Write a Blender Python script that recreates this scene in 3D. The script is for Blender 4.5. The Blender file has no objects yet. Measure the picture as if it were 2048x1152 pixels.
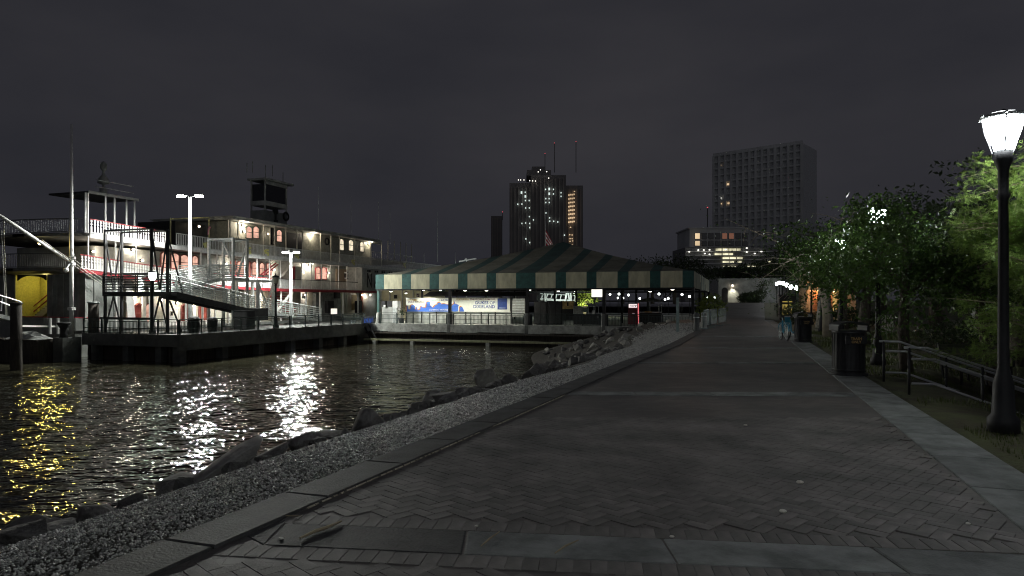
import bpy, math, random
import numpy as np
from mathutils import Vector, noise as mnoise

random.seed(7)
SC = bpy.context.scene
COL = SC.collection

# ------------------------------------------------------------------ camera, sky, light, exposure
TH = math.radians(18.48)          # the promenade runs along +Y; the camera looks 18.5 deg to its left
CT, ST = math.cos(TH), math.sin(TH)
FPX, EYE, HOR = 1365.33, 1.65, 600.0
cam_data = bpy.data.cameras.new("camera")
cam = bpy.data.objects.new("camera", cam_data)
COL.objects.link(cam)
cam.location = (0, 0, EYE)
cam.rotation_euler = (math.pi / 2, 0, TH)
cam_data.sensor_width = 36.0
cam_data.lens = 24.0
cam_data.shift_y = 24.0 / 2048.0
cam_data.clip_start = 0.1
cam_data.clip_end = 6000.0
SC.camera = cam

world = bpy.data.worlds.new("World")
SC.world = world
world.use_nodes = True
wn, wl = world.node_tree.nodes, world.node_tree.links
wn.clear()
w_out = wn.new("ShaderNodeOutputWorld")
w_bg = wn.new("ShaderNodeBackground")
w_sky = wn.new("ShaderNodeTexSky")
w_sky.sky_type = 'NISHITA'
w_sky.sun_disc = False
w_sky.sun_elevation = math.radians(-6.0)
w_sky.sun_rotation = math.radians(155.0)
w_tc = wn.new("ShaderNodeTexCoord")
w_map = wn.new("ShaderNodeMapping")
w_map.inputs["Scale"].default_value = (1.0, 1.0, 2.6)
w_noise = wn.new("ShaderNodeTexNoise")
w_noise.inputs["Scale"].default_value = 1.7
w_noise.inputs["Detail"].default_value = 5.0
w_ramp = wn.new("ShaderNodeValToRGB")          # low cloud over the town, lit from below by the town
w_ramp.color_ramp.elements[0].position = 0.42
w_ramp.color_ramp.elements[0].color = (0.0205, 0.0209, 0.0264, 1)
w_ramp.color_ramp.elements[1].position = 0.74
w_ramp.color_ramp.elements[1].color = (0.0340, 0.0330, 0.0380, 1)
w_add = wn.new("ShaderNodeMix")
w_add.data_type = 'RGBA'
w_add.blend_type = 'ADD'
w_add.inputs[0].default_value = 0.05
wl.new(w_tc.outputs["Generated"], w_map.inputs["Vector"])
wl.new(w_map.outputs["Vector"], w_noise.inputs["Vector"])
wl.new(w_noise.outputs[0], w_ramp.inputs["Fac"])
wl.new(w_ramp.outputs["Color"], w_add.inputs[6])
wl.new(w_sky.outputs["Color"], w_add.inputs[7])
wl.new(w_add.outputs[2], w_bg.inputs["Color"])
w_bg.inputs["Strength"].default_value = 1.0
wl.new(w_bg.outputs["Background"], w_out.inputs["Surface"])

sun_data = bpy.data.lights.new("fill_sun", 'SUN')     # very soft fill added behind the camera, standing in for town glow
sun_data.energy = 0.07
sun_data.angle = math.radians(40.0)
sun_data.color = (0.95, 0.97, 1.0)
fill_sun = bpy.data.objects.new("fill_sun", sun_data)
COL.objects.link(fill_sun)
fill_sun.rotation_euler = (math.radians(86), 0, TH + math.radians(6))

SC.view_settings.view_transform = 'Standard'
SC.view_settings.look = 'None'
SC.view_settings.exposure = 0.0
SC.view_settings.gamma = 1.0
SC.view_settings.use_curve_mapping = False
SC.cycles.use_denoising = True
SC.cycles.denoising_prefilter = 'ACCURATE'
SC.cycles.filter_width = 1.1
SC.cycles.max_bounces = 6
SC.cycles.sample_clamp_indirect = 4.0
SC.cycles.use_light_tree = True
SC.cycles.caustics_reflective = False

# ------------------------------------------------------------------ measuring the place off the photograph
def ray(px, py=HOR):
    a = (px - 1024.0) / FPX
    return CT * a - ST, ST * a + CT, (HOR - py) / FPX

def on_z(px, py, z):
    r = ray(px, py); d = (z - EYE) / r[2]
    return Vector((d * r[0], d * r[1], z))

def on_x(px, py, x):
    r = ray(px, py); d = x / r[0]
    return Vector((x, d * r[1], EYE + d * r[2]))

def on_y(px, py, y):
    r = ray(px, py); d = y / r[1]
    return Vector((d * r[0], y, EYE + d * r[2]))

def at_d(px, py, d):
    r = ray(px, py)
    return Vector((d * r[0], d * r[1], EYE + d * r[2]))

# ------------------------------------------------------------------ materials
MATS = {}

def mat(name, col, rough=0.7, metal=0.0, var=0.25, scale=3.0, bump=0.0, bscale=None, spec=0.5, rnd=0.0, stretch=(1, 1, 1), col2=None, lo=0.35, hi=0.65):
    """A noise-varied Principled material; rnd varies value from object to object."""
    if name in MATS:
        return MATS[name]
    m = bpy.data.materials.new(name)
    m.use_nodes = True
    nt = m.node_tree; n, l = nt.nodes, nt.links
    bs = n["Principled BSDF"]
    bs.inputs["Roughness"].default_value = rough
    bs.inputs["Metallic"].default_value = metal
    bs.inputs["Specular IOR Level"].default_value = spec
    tc = n.new("ShaderNodeTexCoord"); mp = n.new("ShaderNodeMapping")
    mp.inputs["Scale"].default_value = stretch
    l.new(tc.outputs["Object"], mp.inputs["Vector"])
    ns = n.new("ShaderNodeTexNoise")
    ns.inputs["Scale"].default_value = scale
    ns.inputs["Detail"].default_value = 6.0
    ns.inputs["Roughness"].default_value = 0.65
    l.new(mp.outputs["Vector"], ns.inputs["Vector"])
    rp = n.new("ShaderNodeValToRGB")
    c2 = col2 if col2 else tuple(c * (1 - var) for c in col)
    c1 = col if col2 else tuple(min(1, c * (1 + var)) for c in col)
    rp.color_ramp.elements[0].position = lo; rp.color_ramp.elements[0].color = (*c2, 1)
    rp.color_ramp.elements[1].position = hi; rp.color_ramp.elements[1].color = (*c1, 1)
    l.new(ns.outputs[0], rp.inputs["Fac"])
    src = rp.outputs["Color"]
    if rnd > 0:
        oi = n.new("ShaderNodeObjectInfo"); mr = n.new("ShaderNodeMapRange")
        mr.inputs["To Min"].default_value = 1 - rnd; mr.inputs["To Max"].default_value = 1 + rnd
        l.new(oi.outputs["Random"], mr.inputs["Value"])
        hs = n.new("ShaderNodeHueSaturation")
        l.new(mr.outputs["Result"], hs.inputs["Value"]); l.new(src, hs.inputs["Color"])
        src = hs.outputs["Color"]
    l.new(src, bs.inputs["Base Color"])
    if bump > 0:
        nb = n.new("ShaderNodeTexNoise")
        nb.inputs["Scale"].default_value = bscale or scale * 6
        nb.inputs["Detail"].default_value = 4.0
        l.new(tc.outputs["Object"], nb.inputs["Vector"])
        bp = n.new("ShaderNodeBump"); bp.inputs["Strength"].default_value = 1.0
        bp.inputs["Distance"].default_value = bump
        l.new(nb.outputs[0], bp.inputs["Height"]); l.new(bp.outputs["Normal"], bs.inputs["Normal"])
    MATS[name] = m
    return m

def glow(name, col, strength, var=0.0, scale=3.0):
    if name in MATS:
        return MATS[name]
    m = bpy.data.materials.new(name)
    m.use_nodes = True
    n, l = m.node_tree.nodes, m.node_tree.links
    n.clear()
    o = n.new("ShaderNodeOutputMaterial"); e = n.new("ShaderNodeEmission")
    e.inputs["Color"].default_value = (*col, 1); e.inputs["Strength"].default_value = strength
    if var > 0:
        tc = n.new("ShaderNodeTexCoord"); ns = n.new("ShaderNodeTexNoise"); mr = n.new("ShaderNodeMapRange")
        ns.inputs["Scale"].default_value = scale
        mr.inputs["From Min"].default_value = 0.3; mr.inputs["From Max"].default_value = 0.7
        mr.inputs["To Min"].default_value = strength * (1 - var); mr.inputs["To Max"].default_value = strength * (1 + var)
        l.new(tc.outputs["Object"], ns.inputs["Vector"]); l.new(ns.outputs[0], mr.inputs["Value"])
        l.new(mr.outputs["Result"], e.inputs["Strength"])
    l.new(e.outputs[0], o.inputs["Surface"])
    MATS[name] = m
    return m

def leaf_mat(name, col, col2, gloss=0.35):
    if name in MATS:
        return MATS[name]
    m = bpy.data.materials.new(name)
    m.use_nodes = True
    n, l = m.node_tree.nodes, m.node_tree.links
    bs = n["Principled BSDF"]; out = n["Material Output"]
    bs.inputs["Roughness"].default_value = gloss
    tc = n.new("ShaderNodeTexCoord"); ns = n.new("ShaderNodeTexNoise"); ns.inputs["Scale"].default_value = 6.0
    rp = n.new("ShaderNodeValToRGB")
    rp.color_ramp.elements[0].position = 0.35; rp.color_ramp.elements[0].color = (*col2, 1)
    rp.color_ramp.elements[1].position = 0.65; rp.color_ramp.elements[1].color = (*col, 1)
    l.new(tc.outputs["Object"], ns.inputs["Vector"]); l.new(ns.outputs[0], rp.inputs["Fac"])
    l.new(rp.outputs["Color"], bs.inputs["Base Color"])
    tr = n.new("ShaderNodeBsdfTranslucent"); l.new(rp.outputs["Color"], tr.inputs["Color"])
    mx = n.new("ShaderNodeMixShader"); mx.inputs[0].default_value = 0.35
    l.new(bs.outputs[0], mx.inputs[1]); l.new(tr.outputs[0], mx.inputs[2]); l.new(mx.outputs[0], out.inputs["Surface"])
    MATS[name] = m
    return m

# ------------------------------------------------------------------ mesh builder
ORG, KIDS = {}, {}
UP = Vector((0, 0, 1))

class MB:
    def __init__(s):
        s.v, s.f = [], []
    def add(s, vs, fs):
        b = len(s.v)
        s.v.extend([tuple(v) for v in vs]); s.f.extend([tuple(b + i for i in f) for f in fs])
        return s
    def box(s, x0, x1, y0, y1, z0, z1):
        v = [(x0, y0, z0), (x1, y0, z0), (x1, y1, z0), (x0, y1, z0), (x0, y0, z1), (x1, y0, z1), (x1, y1, z1), (x0, y1, z1)]
        return s.add(v, [(0, 3, 2, 1), (4, 5, 6, 7), (0, 1, 5, 4), (1, 2, 6, 5), (2, 3, 7, 6), (3, 0, 4, 7)])
    def cbox(s, c, size, rz=0.0):
        """box centred in x,y on c with its base at c.z"""
        hx, hy = size[0] / 2, size[1] / 2
        ca, sa = math.cos(rz), math.sin(rz)
        v = []
        for z in (c[2], c[2] + size[2]):
            for (x, y) in ((-hx, -hy), (hx, -hy), (hx, hy), (-hx, hy)):
                v.append((c[0] + x * ca - y * sa, c[1] + x * sa + y * ca, z))
        return s.add(v, [(0, 3, 2, 1), (4, 5, 6, 7), (0, 1, 5, 4), (1, 2, 6, 5), (2, 3, 7, 6), (3, 0, 4, 7)])
    def bar(s, p0, p1, w, h=None, up=UP):
        p0, p1 = Vector(p0), Vector(p1); h = h or w
        d = (p1 - p0).normalized()
        r = d.cross(up)
        if r.length < 1e-4:
            r = d.cross(Vector((1, 0, 0)))
        r.normalize(); u = r.cross(d).normalized()
        v = []
        for p in (p0, p1):
            for (a, b) in ((-1, -1), (1, -1), (1, 1), (-1, 1)):
                v.append(p + r * (a * w / 2) + u * (b * h / 2))
        return s.add(v, [(0, 1, 2, 3), (4, 7, 6, 5), (0, 4, 5, 1), (1, 5, 6, 2), (2, 6, 7, 3), (3, 7, 4, 0)])
    def tube(s, p0, p1, r, n=8, r1=None):
        return s.path([p0, p1], [r, r if r1 is None else r1], n)
    def path(s, pts, r, n=8):
        pts = [Vector(p) for p in pts]
        rs = r if isinstance(r, (list, tuple)) else [r] * len(pts)
        vs, fs = [], []
        ref = None
        for i, p in enumerate(pts):
            d = (pts[min(i + 1, len(pts) - 1)] - pts[max(i - 1, 0)])
            d = d.normalized() if d.length > 1e-9 else UP
            if ref is None:
                ref = d.cross(UP)
                if ref.length < 1e-3:
                    ref = d.cross(Vector((1, 0, 0)))
            ref = (ref - d * ref.dot(d)).normalized()
            o = d.cross(ref)
            for k in range(n):
                t = 2 * math.pi * k / n
                vs.append(p + (ref * math.cos(t) + o * math.sin(t)) * rs[i])
        for i in range(len(pts) - 1):
            for k in range(n):
                a, b = i * n + k, i * n + (k + 1) % n
                fs.append((a, b, b + n, a + n))
        fs.append(tuple(range(n - 1, -1, -1))); e = (len(pts) - 1) * n
        fs.append(tuple(range(e, e + n)))
        return s.add(vs, fs)
    def lathe(s, c, prof, n=16, a0=0.0, rot=0.0):
        """prof: (radius, z) from bottom to top"""
        vs, fs = [], []
        for (r, z) in prof:
            for k in range(n):
                t = rot + 2 * math.pi * k / n
                vs.append((c[0] + r * math.cos(t), c[1] + r * math.sin(t), c[2] + z))
        for i in range(len(prof) - 1):
            for k in range(n):
                a, b = i * n + k, i * n + (k + 1) % n
                fs.append((a, b, b + n, a + n))
        fs.append(tuple(range(n - 1, -1, -1))); e = (len(prof) - 1) * n
        fs.append(tuple(range(e, e + n)))
        return s.add(vs, fs)
    def prism(s, pts, ext):
        """closed polygon pts (3D) extruded by the vector ext"""
        pts = [Vector(p) for p in pts]; e = Vector(ext); n = len(pts)
        vs = pts + [p + e for p in pts]
        fs = [tuple(range(n - 1, -1, -1)), tuple(range(n, 2 * n))]
        fs += [(i, (i + 1) % n, n + (i + 1) % n, n + i) for i in range(n)]
        return s.add(vs, fs)
    def quad(s, a, b, c, d):
        return s.add([a, b, c, d], [(0, 1, 2, 3)])
    def ball(s, c, r, n=8, sz=1.0):
        prof = [(r * math.sin(math.pi * i / n) if 0 < i < n else r * 0.02, -r * sz * math.cos(math.pi * i / n)) for i in range(n + 1)]
        return s.lathe(c, prof, n + 2)
    def build(s, name, m, parent=None, smooth=False, **props):
        vs = np.array(s.v, dtype=float)
        if parent is not None:
            o = ORG[parent]
        else:
            lo, hi = vs.min(0), vs.max(0)
            o = Vector(((lo[0] + hi[0]) / 2, (lo[1] + hi[1]) / 2, lo[2]))
        vs = vs - np.array(o)
        me = bpy.data.meshes.new(name)
        me.from_pydata(vs.tolist(), [], s.f)
        me.materials.append(m)
        if smooth:
            me.polygons.foreach_set("use_smooth", [True] * len(me.polygons))
        me.update()
        return link(name, me, o, parent, **props)

def link(name, me, o, parent=None, **props):
    ob = bpy.data.objects.new(name, me)
    COL.objects.link(ob)
    ORG[ob] = Vector(o)
    if parent is None:
        ob.location = o
    else:
        ob.parent = parent
        KIDS.setdefault(parent, []).append(ob)
    for k, v in props.items():
        ob[k] = v
    return ob

def tag(o, label, cat=None, group=None):
    o['label'] = label
    if cat: o['category'] = cat
    if group: o['group'] = group
    return o

def thing(name, label, cat, loc=(0, 0, 0), group=None):
    o = bpy.data.objects.new(name, None)
    COL.objects.link(o)
    o.location = loc
    o.empty_display_size = 0.2
    ORG[o] = Vector(loc)
    return tag(o, label, cat, group)

def part(mb, name, m, parent, smooth=False, **props):
    return mb.build(name, m, parent, smooth, **props)

def copy_tree(o, loc=None, rz=None, scale=None, label=None, group=None, parent=None):
    c = o.copy(); COL.objects.link(c)
    ORG[c] = Vector(loc) if loc is not None else ORG[o]
    if parent is not None:
        c.parent = parent; KIDS.setdefault(parent, []).append(c)
    if loc is not None: c.location = loc
    if rz is not None: c.rotation_euler = (0, 0, rz)
    if scale is not None: c.scale = scale
    if label: c['label'] = label
    if group: c['group'] = group
    for k in KIDS.get(o, []):
        copy_tree(k, parent=c)
    return c

def piece(o, loc, rz=0.0, parent=None, scale=None, m=None):
    """a copy of a piece that shares its mesh, moved by loc inside its parent"""
    c = o.copy(); COL.objects.link(c)
    ORG[c] = ORG[o]
    c.location = loc; c.rotation_euler = (0, 0, rz)
    if scale: c.scale = scale
    c.parent = parent or o.parent
    KIDS.setdefault(c.parent, []).append(c)
    return c

def lamp(name, kind, loc, power, col=(1, 1, 1), radius=0.08, parent=None, aim=None, cone=150, blend=0.5):
    d = bpy.data.lights.new(name, kind)
    d.energy = power; d.color = col
    if kind in ('POINT', 'SPOT'):
        d.shadow_soft_size = radius
    if kind == 'SPOT':
        d.spot_size = math.radians(cone); d.spot_blend = blend
    if kind == 'AREA':
        d.size = radius
    o = bpy.data.objects.new(name, d)
    COL.objects.link(o)
    loc = Vector(loc)
    if parent is not None:
        o.parent = parent; o.location = loc - ORG[parent]
        KIDS.setdefault(parent, []).append(o); ORG[o] = loc
    else:
        o.location = loc
    if aim is not None:
        o.rotation_euler = (Vector(aim) - loc).to_track_quat('-Z', 'Y').to_euler()
    return o

def text_mesh(body, size, align='LEFT', extrude=0.004, bold=0.0, space=1.0):
    cu = bpy.data.curves.new("lettering", 'FONT')
    cu.body = body; cu.size = size; cu.align_x = align; cu.extrude = extrude; cu.offset = bold; cu.space_character = space
    cu.resolution_u = 2
    ob = bpy.data.objects.new("lettering", cu)
    COL.objects.link(ob)
    dg = bpy.context.evaluated_depsgraph_get()
    me = bpy.data.meshes.new_from_object(ob.evaluated_get(dg))
    bpy.data.objects.remove(ob); bpy.data.curves.remove(cu)
    return me

def text_part(body, size, loc, parent, m, facing='-Y', align='LEFT', bold=0.0, sx=1.0, name="lettering", extrude=0.004, space=1.0):
    """lettering standing upright; facing -Y reads along +X, facing +X reads along +Y"""
    me = text_mesh(body, size, align, extrude, bold, space)
    n = len(me.vertices); co = np.zeros(n * 3); me.vertices.foreach_get("co", co); co = co.reshape(-1, 3)
    co[:, 0] *= sx
    o = ORG[parent]
    if facing == '-Y':
        out = np.stack([loc[0] + co[:, 0], loc[1] - co[:, 2], loc[2] + co[:, 1]], 1)
    else:
        out = np.stack([loc[0] + co[:, 2], loc[1] + co[:, 0], loc[2] + co[:, 1]], 1)
    out -= np.array(o)
    me.vertices.foreach_set("co", out.ravel()); me.update()
    me.materials.clear(); me.materials.append(m)
    me.name = name
    return link(name, me, o, parent)

def mesh_np(name, verts, faces_flat, sizes, m, smooth=False):
    """fast mesh from numpy arrays; every face has `sizes` corners"""
    me = bpy.data.meshes.new(name)
    nv, nf = len(verts), len(faces_flat) // sizes
    me.vertices.add(nv); me.vertices.foreach_set("co", np.asarray(verts, dtype=np.float32).ravel())
    me.loops.add(len(faces_flat)); me.loops.foreach_set("vertex_index", np.asarray(faces_flat, dtype=np.int32))
    me.polygons.add(nf); me.polygons.foreach_set("loop_start", np.arange(0, nf * sizes, sizes, dtype=np.int32))
    me.materials.append(m)
    if smooth:
        me.polygons.foreach_set("use_smooth", np.ones(nf, dtype=bool))
    me.update(calc_edges=True)
    return me

# shared materials (real-world base colours)
M_white = mat("white_paint", (0.72, 0.72, 0.70), 0.5, var=0.12, scale=2.0, bump=0.004)
M_cream = mat("cream_paint", (0.46, 0.44, 0.37), 0.55, var=0.15, scale=1.5, bump=0.004)
M_red = mat("red_paint", (0.30, 0.03, 0.04), 0.45, var=0.2)
M_hull = mat("grey_hull_paint", (0.20, 0.21, 0.20), 0.6, var=0.25, scale=1.2, bump=0.01)
M_wallgrey = mat("weathered_white_steel", (0.36, 0.37, 0.35), 0.55, var=0.3, scale=1.1, bump=0.006)
M_black = mat("black_paint", (0.02, 0.02, 0.022), 0.6, var=0.3, spec=0.3)
M_iron = mat("dark_green_iron", (0.02, 0.035, 0.032), 0.45, var=0.3)
M_darksteel = mat("dark_steel", (0.03, 0.03, 0.032), 0.5, metal=0.3, var=0.3)
M_galv = mat("galvanised_steel", (0.56, 0.59, 0.58), 0.4, metal=0.25, var=0.25, scale=5)
M_steel = mat("brushed_steel_rail", (0.72, 0.73, 0.74), 0.3, metal=0.6, var=0.1)
M_conc = mat("pale_concrete", (0.33, 0.34, 0.32), 0.85, var=0.35, scale=1.6, bump=0.02, bscale=14)
M_dconc = mat("dark_wet_concrete", (0.10, 0.105, 0.10), 0.6, var=0.35, scale=1.2, bump=0.02, bscale=14)
M_wood = mat("dark_creosoted_timber", (0.05, 0.042, 0.035), 0.85, var=0.4, scale=2, stretch=(4, 4, 0.5), bump=0.02)
M_glassdk = mat("dark_window_glass", (0.015, 0.016, 0.02), 0.08, var=0.2, spec=0.6)
M_rope = mat("pale_rope", (0.55, 0.55, 0.5), 0.9, var=0.2)
M_bark = mat("brown_bark", (0.09, 0.075, 0.06), 0.9, var=0.45, scale=5, stretch=(3, 3, 0.6), bump=0.05, bscale=10)
G_warmpane = glow("lit_pink_window", (1.0, 0.56, 0.42), 0.85, var=0.35, scale=1.7)
G_paleplane = glow("lit_cream_window", (1.0, 0.86, 0.62), 0.85, var=0.4, scale=1.7)
G_bulb = glow("warm_lamp_glass", (1.0, 0.82, 0.6), 14.0)
G_led = glow("cold_white_lamp_glass", (1.0, 1.0, 0.94), 150.0)
# ------------------------------------------------------------------ the lie of the land
import bmesh
ZW = -2.6                      # river level
ZQ = -0.72                     # quay level
KY = [-25, 3.0, 6.3, 11.0, 16.0, 25.8, 35.7, 62, 140]
KX = [-4.3, -3.76, -3.59, -3.34, -3.10, -2.50, -2.28, -2.20, -2.20]

def kerb_x(y):
    return float(np.interp(y, KY, KX))

def rise(y):
    """the promenade climbs a little at its far end"""
    t = min(1, max(0, (y - 72) / 34.0))
    return 1.25 * t * t * (3 - 2 * t)

def sm(t):
    t = min(1, max(0, t)); return t * t * (3 - 2 * t)

def park_z(x, y):
    return rise(y) - 0.03 - 1.15 * sm((x - 3.3) / 4.0) * (1 - sm((y - 16.2) / 4.0)) * sm((y - 9.0) / 3.0)

BO = [0.0, 0.7, 1.35, 2.6, 3.7, 6.2, 9.5, 16.0]
BZ = [-0.03, -0.05, -0.12, -0.50, -1.15, -2.75, -3.6, -4.2]

def bank_z(x, y):
    o = (kerb_x(y) - x) / (1 + 1.3 * sm((y - 26) / 30))
    z = float(np.interp(o, BO, BZ))
    return z - 0.16 * sm((o - 0.8) / 1.5) * sm((8 - y) / 6)

# river
wm = bpy.data.materials.new("river_water"); wm.use_nodes = True
n, l = wm.node_tree.nodes, wm.node_tree.links
bs = n["Principled BSDF"]
bs.inputs["Base Color"].default_value = (0.042, 0.040, 0.026, 1)
bs.inputs["Roughness"].default_value = 0.02
bs.inputs["IOR"].default_value = 1.333
tc = n.new("ShaderNodeTexCoord"); mp = n.new("ShaderNodeMapping"); mp.inputs["Scale"].default_value = (1.0, 1.0, 1.0)
mp.inputs["Rotation"].default_value = (0, 0, math.radians(-20))
l.new(tc.outputs["Object"], mp.inputs["Vector"])
n1 = n.new("ShaderNodeTexNoise"); n1.inputs["Scale"].default_value = 0.55; n1.inputs["Detail"].default_value = 2.0
n2 = n.new("ShaderNodeTexNoise"); n2.inputs["Scale"].default_value = 2.3; n2.inputs["Detail"].default_value = 2.0; n2.inputs["Distortion"].default_value = 0.4
st = n.new("ShaderNodeMapping"); st.inputs["Scale"].default_value = (0.75, 1.25, 1)
l.new(mp.outputs["Vector"], st.inputs["Vector"])
l.new(mp.outputs["Vector"], n1.inputs["Vector"]); l.new(st.outputs["Vector"], n2.inputs["Vector"])
b1 = n.new("ShaderNodeBump"); b1.inputs["Strength"].default_value = 1.0; b1.inputs["Distance"].default_value = 0.27
b2 = n.new("ShaderNodeBump"); b2.inputs["Strength"].default_value = 1.0; b2.inputs["Distance"].default_value = 0.088
l.new(n1.outputs[0], b1.inputs["Height"]); l.new(n2.outputs[0], b2.inputs["Height"])
l.new(b1.outputs["Normal"], b2.inputs["Normal"]); l.new(b2.outputs["Normal"], bs.inputs["Normal"])
MB().quad((-800, -250, ZW), (-2.5, -250, ZW), (-2.5, 900, ZW), (-800, 900, ZW)).build("river_water", wm, kind="structure")
MB().quad((-800, -250, -5), (900, -250, -5), (900, 900, -5), (-800, 900, -5)).build("river_bed_ground", mat("river_mud", (0.05, 0.045, 0.035), 0.9), kind="structure")

# bank under the gravel and the boulders
mb = MB(); ys = list(np.arange(-25, 62.1, 1.0))
for y in ys:
    w = 1 + 1.3 * sm((y - 26) / 30)
    for o in BO:
        x = kerb_x(y) - o * w
        mb.v.append((x, y, bank_z(x, y) - 0.02))
nb = len(BO)
for i in range(len(ys) - 1):
    for k in range(nb - 1):
        a = i * nb + k
        mb.f.append((a, a + nb, a + nb + 1, a + 1))
M_mud = mat("dark_bank_soil", (0.06, 0.055, 0.047), 0.95, var=0.4, scale=4, bump=0.03)
bank = mb.build("river_bank", M_mud, kind="structure")

# gravel: tens of thousands of stones, one mesh
rng = np.random.default_rng(5)
P = []
for (y0, y1, cnt, r0) in ((1.2, 6, 24000, 0.0105), (6, 12, 29000, 0.0125), (12, 22, 18000, 0.018), (22, 38, 10000, 0.027), (38, 52, 2500, 0.038)):
    for _ in range(cnt):
        y = rng.uniform(y0, y1)
        wgap = 1.0 - 0.45 * math.exp(-((y - 18) / 3.5) ** 2)
        o = rng.uniform(0, 1) ** 0.9 * 1.75 * wgap
        if o > 1.25 and rng.uniform() < (o - 1.25) * 1.8:
            continue
        x = kerb_x(y) - 0.01 - o * (1 + 1.0 * sm((y - 26) / 14))
        P.append((x, y, bank_z(x, y) + r0 * 0.35 + rng.uniform(-0.006, 0.012), r0 * rng.uniform(0.55, 1.5)))
P = np.array(P); N = len(P)
base = np.array([(1, 0, 0), (0, 1, 0), (-1, 0, 0), (0, -1, 0), (0, 0, 1), (0, 0, -1)], float)
tri = np.array([(0, 1, 4), (1, 2, 4), (2, 3, 4), (3, 0, 4), (1, 0, 5), (2, 1, 5), (3, 2, 5), (0, 3, 5)])
sc3 = rng.uniform(0.6, 1.25, (N, 6, 1)) * np.stack([rng.uniform(.8, 1.3, N), rng.uniform(.7, 1.1, N), rng.uniform(.45, .8, N)], 1)[:, None, :]
V = base[None] * sc3
ang = rng.uniform(0, 6.283, N); ca, sa = np.cos(ang)[:, None], np.sin(ang)[:, None]
tl = rng.normal(0, .35, N)[:, None]
X = V[:, :, 0] * ca - V[:, :, 1] * sa; Y = V[:, :, 0] * sa + V[:, :, 1] * ca; Z = V[:, :, 2] + X * tl
V = np.stack([X, Y, Z], 2) * P[:, 3][:, None, None] + P[:, None, :3]
F = (tri[None] + (np.arange(N) * 6)[:, None, None]).reshape(-1)
gm = bpy.data.materials.new("pale_river_gravel"); gm.use_nodes = True
n, l = gm.node_tree.nodes, gm.node_tree.links
bs = n["Principled BSDF"]; bs.inputs["Roughness"].default_value = 0.35
tc = n.new("ShaderNodeTexCoord"); vo = n.new("ShaderNodeTexVoronoi"); vo.inputs["Scale"].default_value = 28.0
l.new(tc.outputs["Object"], vo.inputs["Vector"])
sep = n.new("ShaderNodeSeparateColor"); l.new(vo.outputs["Color"], sep.inputs[0])
rp = n.new("ShaderNodeValToRGB")
for p_, c_ in ((0.0, (0.10, 0.10, 0.095, 1)), (0.45, (0.34, 0.35, 0.33, 1)), (0.7, (0.62, 0.64, 0.60, 1)), (1.0, (0.82, 0.82, 0.78, 1))):
    if p_ in (0.0, 1.0):
        e = rp.color_ramp.elements[0 if p_ == 0 else 1]; e.position = p_
    else:
        e = rp.color_ramp.elements.new(p_)
    e.color = c_
l.new(sep.outputs[0], rp.inputs["Fac"]); l.new(rp.outputs["Color"], bs.inputs["Base Color"])
gme = mesh_np("gravel", V.reshape(-1, 3), F, 3, gm)
g = bpy.data.objects.new("gravel", gme); COL.objects.link(g); g["kind"] = "stuff"

# promenade: one sheet, brick pattern beyond where the bricks themselves are laid
bm_ = bpy.data.materials.new("brick_paving"); bm_.use_nodes = True
n, l = bm_.node_tree.nodes, bm_.node_tree.links
bs = n["Principled BSDF"]; bs.inputs["Roughness"].default_value = 0.62
tc = n.new("ShaderNodeTexCoord"); mp = n.new("ShaderNodeMapping"); mp.inputs["Rotation"].default_value = (0, 0, math.radians(-26))
bt = n.new("ShaderNodeTexBrick")
bt.inputs["Scale"].default_value = 1.0; bt.inputs["Brick Width"].default_value = 0.21; bt.inputs["Row Height"].default_value = 0.105
bt.inputs["Mortar Size"].default_value = 0.006
bt.inputs["Color1"].default_value = (0.165, 0.153, 0.144, 1); bt.inputs["Color2"].default_value = (0.118, 0.11, 0.104, 1); bt.inputs["Mortar"].default_value = (0.115, 0.108, 0.1, 1)
l.new(tc.outputs["Object"], mp.inputs["Vector"]); l.new(mp.outputs["Vector"], bt.inputs["Vector"])
ns = n.new("ShaderNodeTexNoise"); ns.inputs["Scale"].default_value = 0.7; ns.inputs["Detail"].default_value = 7
l.new(tc.outputs["Object"], ns.inputs["Vector"])
mx = n.new("ShaderNodeMix"); mx.data_type = 'RGBA'; mx.blend_type = 'MULTIPLY'; mx.inputs[0].default_value = 0.8
rp = n.new("ShaderNodeValToRGB"); rp.color_ramp.elements[0].position = .3; rp.color_ramp.elements[0].color = (.45, .45, .47, 1); rp.color_ramp.elements[1].position = .7; rp.color_ramp.elements[1].color = (1.2, 1.15, 1.1, 1)
l.new(ns.outputs[0], rp.inputs["Fac"]); l.new(bt.outputs["Color"], mx.inputs[6]); l.new(rp.outputs["Color"], mx.inputs[7])
l.new(mx.outputs[2], bs.inputs["Base Color"])
bp = n.new("ShaderNodeBump"); bp.inputs["Distance"].default_value = 0.006; bp.invert = True
l.new(bt.outputs["Fac"], bp.inputs["Height"]); l.new(bp.outputs["Normal"], bs.inputs["Normal"])
M_brick = mat("worn_brown_brick", (0.155, 0.144, 0.135), 0.68, var=0.45, scale=1.3, bump=0.003, bscale=60, rnd=0.28)
XR = 1.92
KW = 0.42
mb = MB(); ys = [-14] + list(np.arange(0, 150.1, 2.0))
for y in ys:
    xr = XR if y < 60 else XR + (y - 60) * 0.03
    mb.v += [(kerb_x(y) + KW * 0.5, y, rise(y) - 0.0028), (xr + 0.02, y, rise(y) - 0.012)]
for i in range(len(ys) - 1):
    mb.f.append((2 * i, 2 * i + 1, 2 * i + 3, 2 * i + 2))
prom = mb.build("promenade_path", bm_, kind="structure")

def cam2w(a, d):
    return (CT * a - ST * d, ST * a + CT * d)

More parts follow.
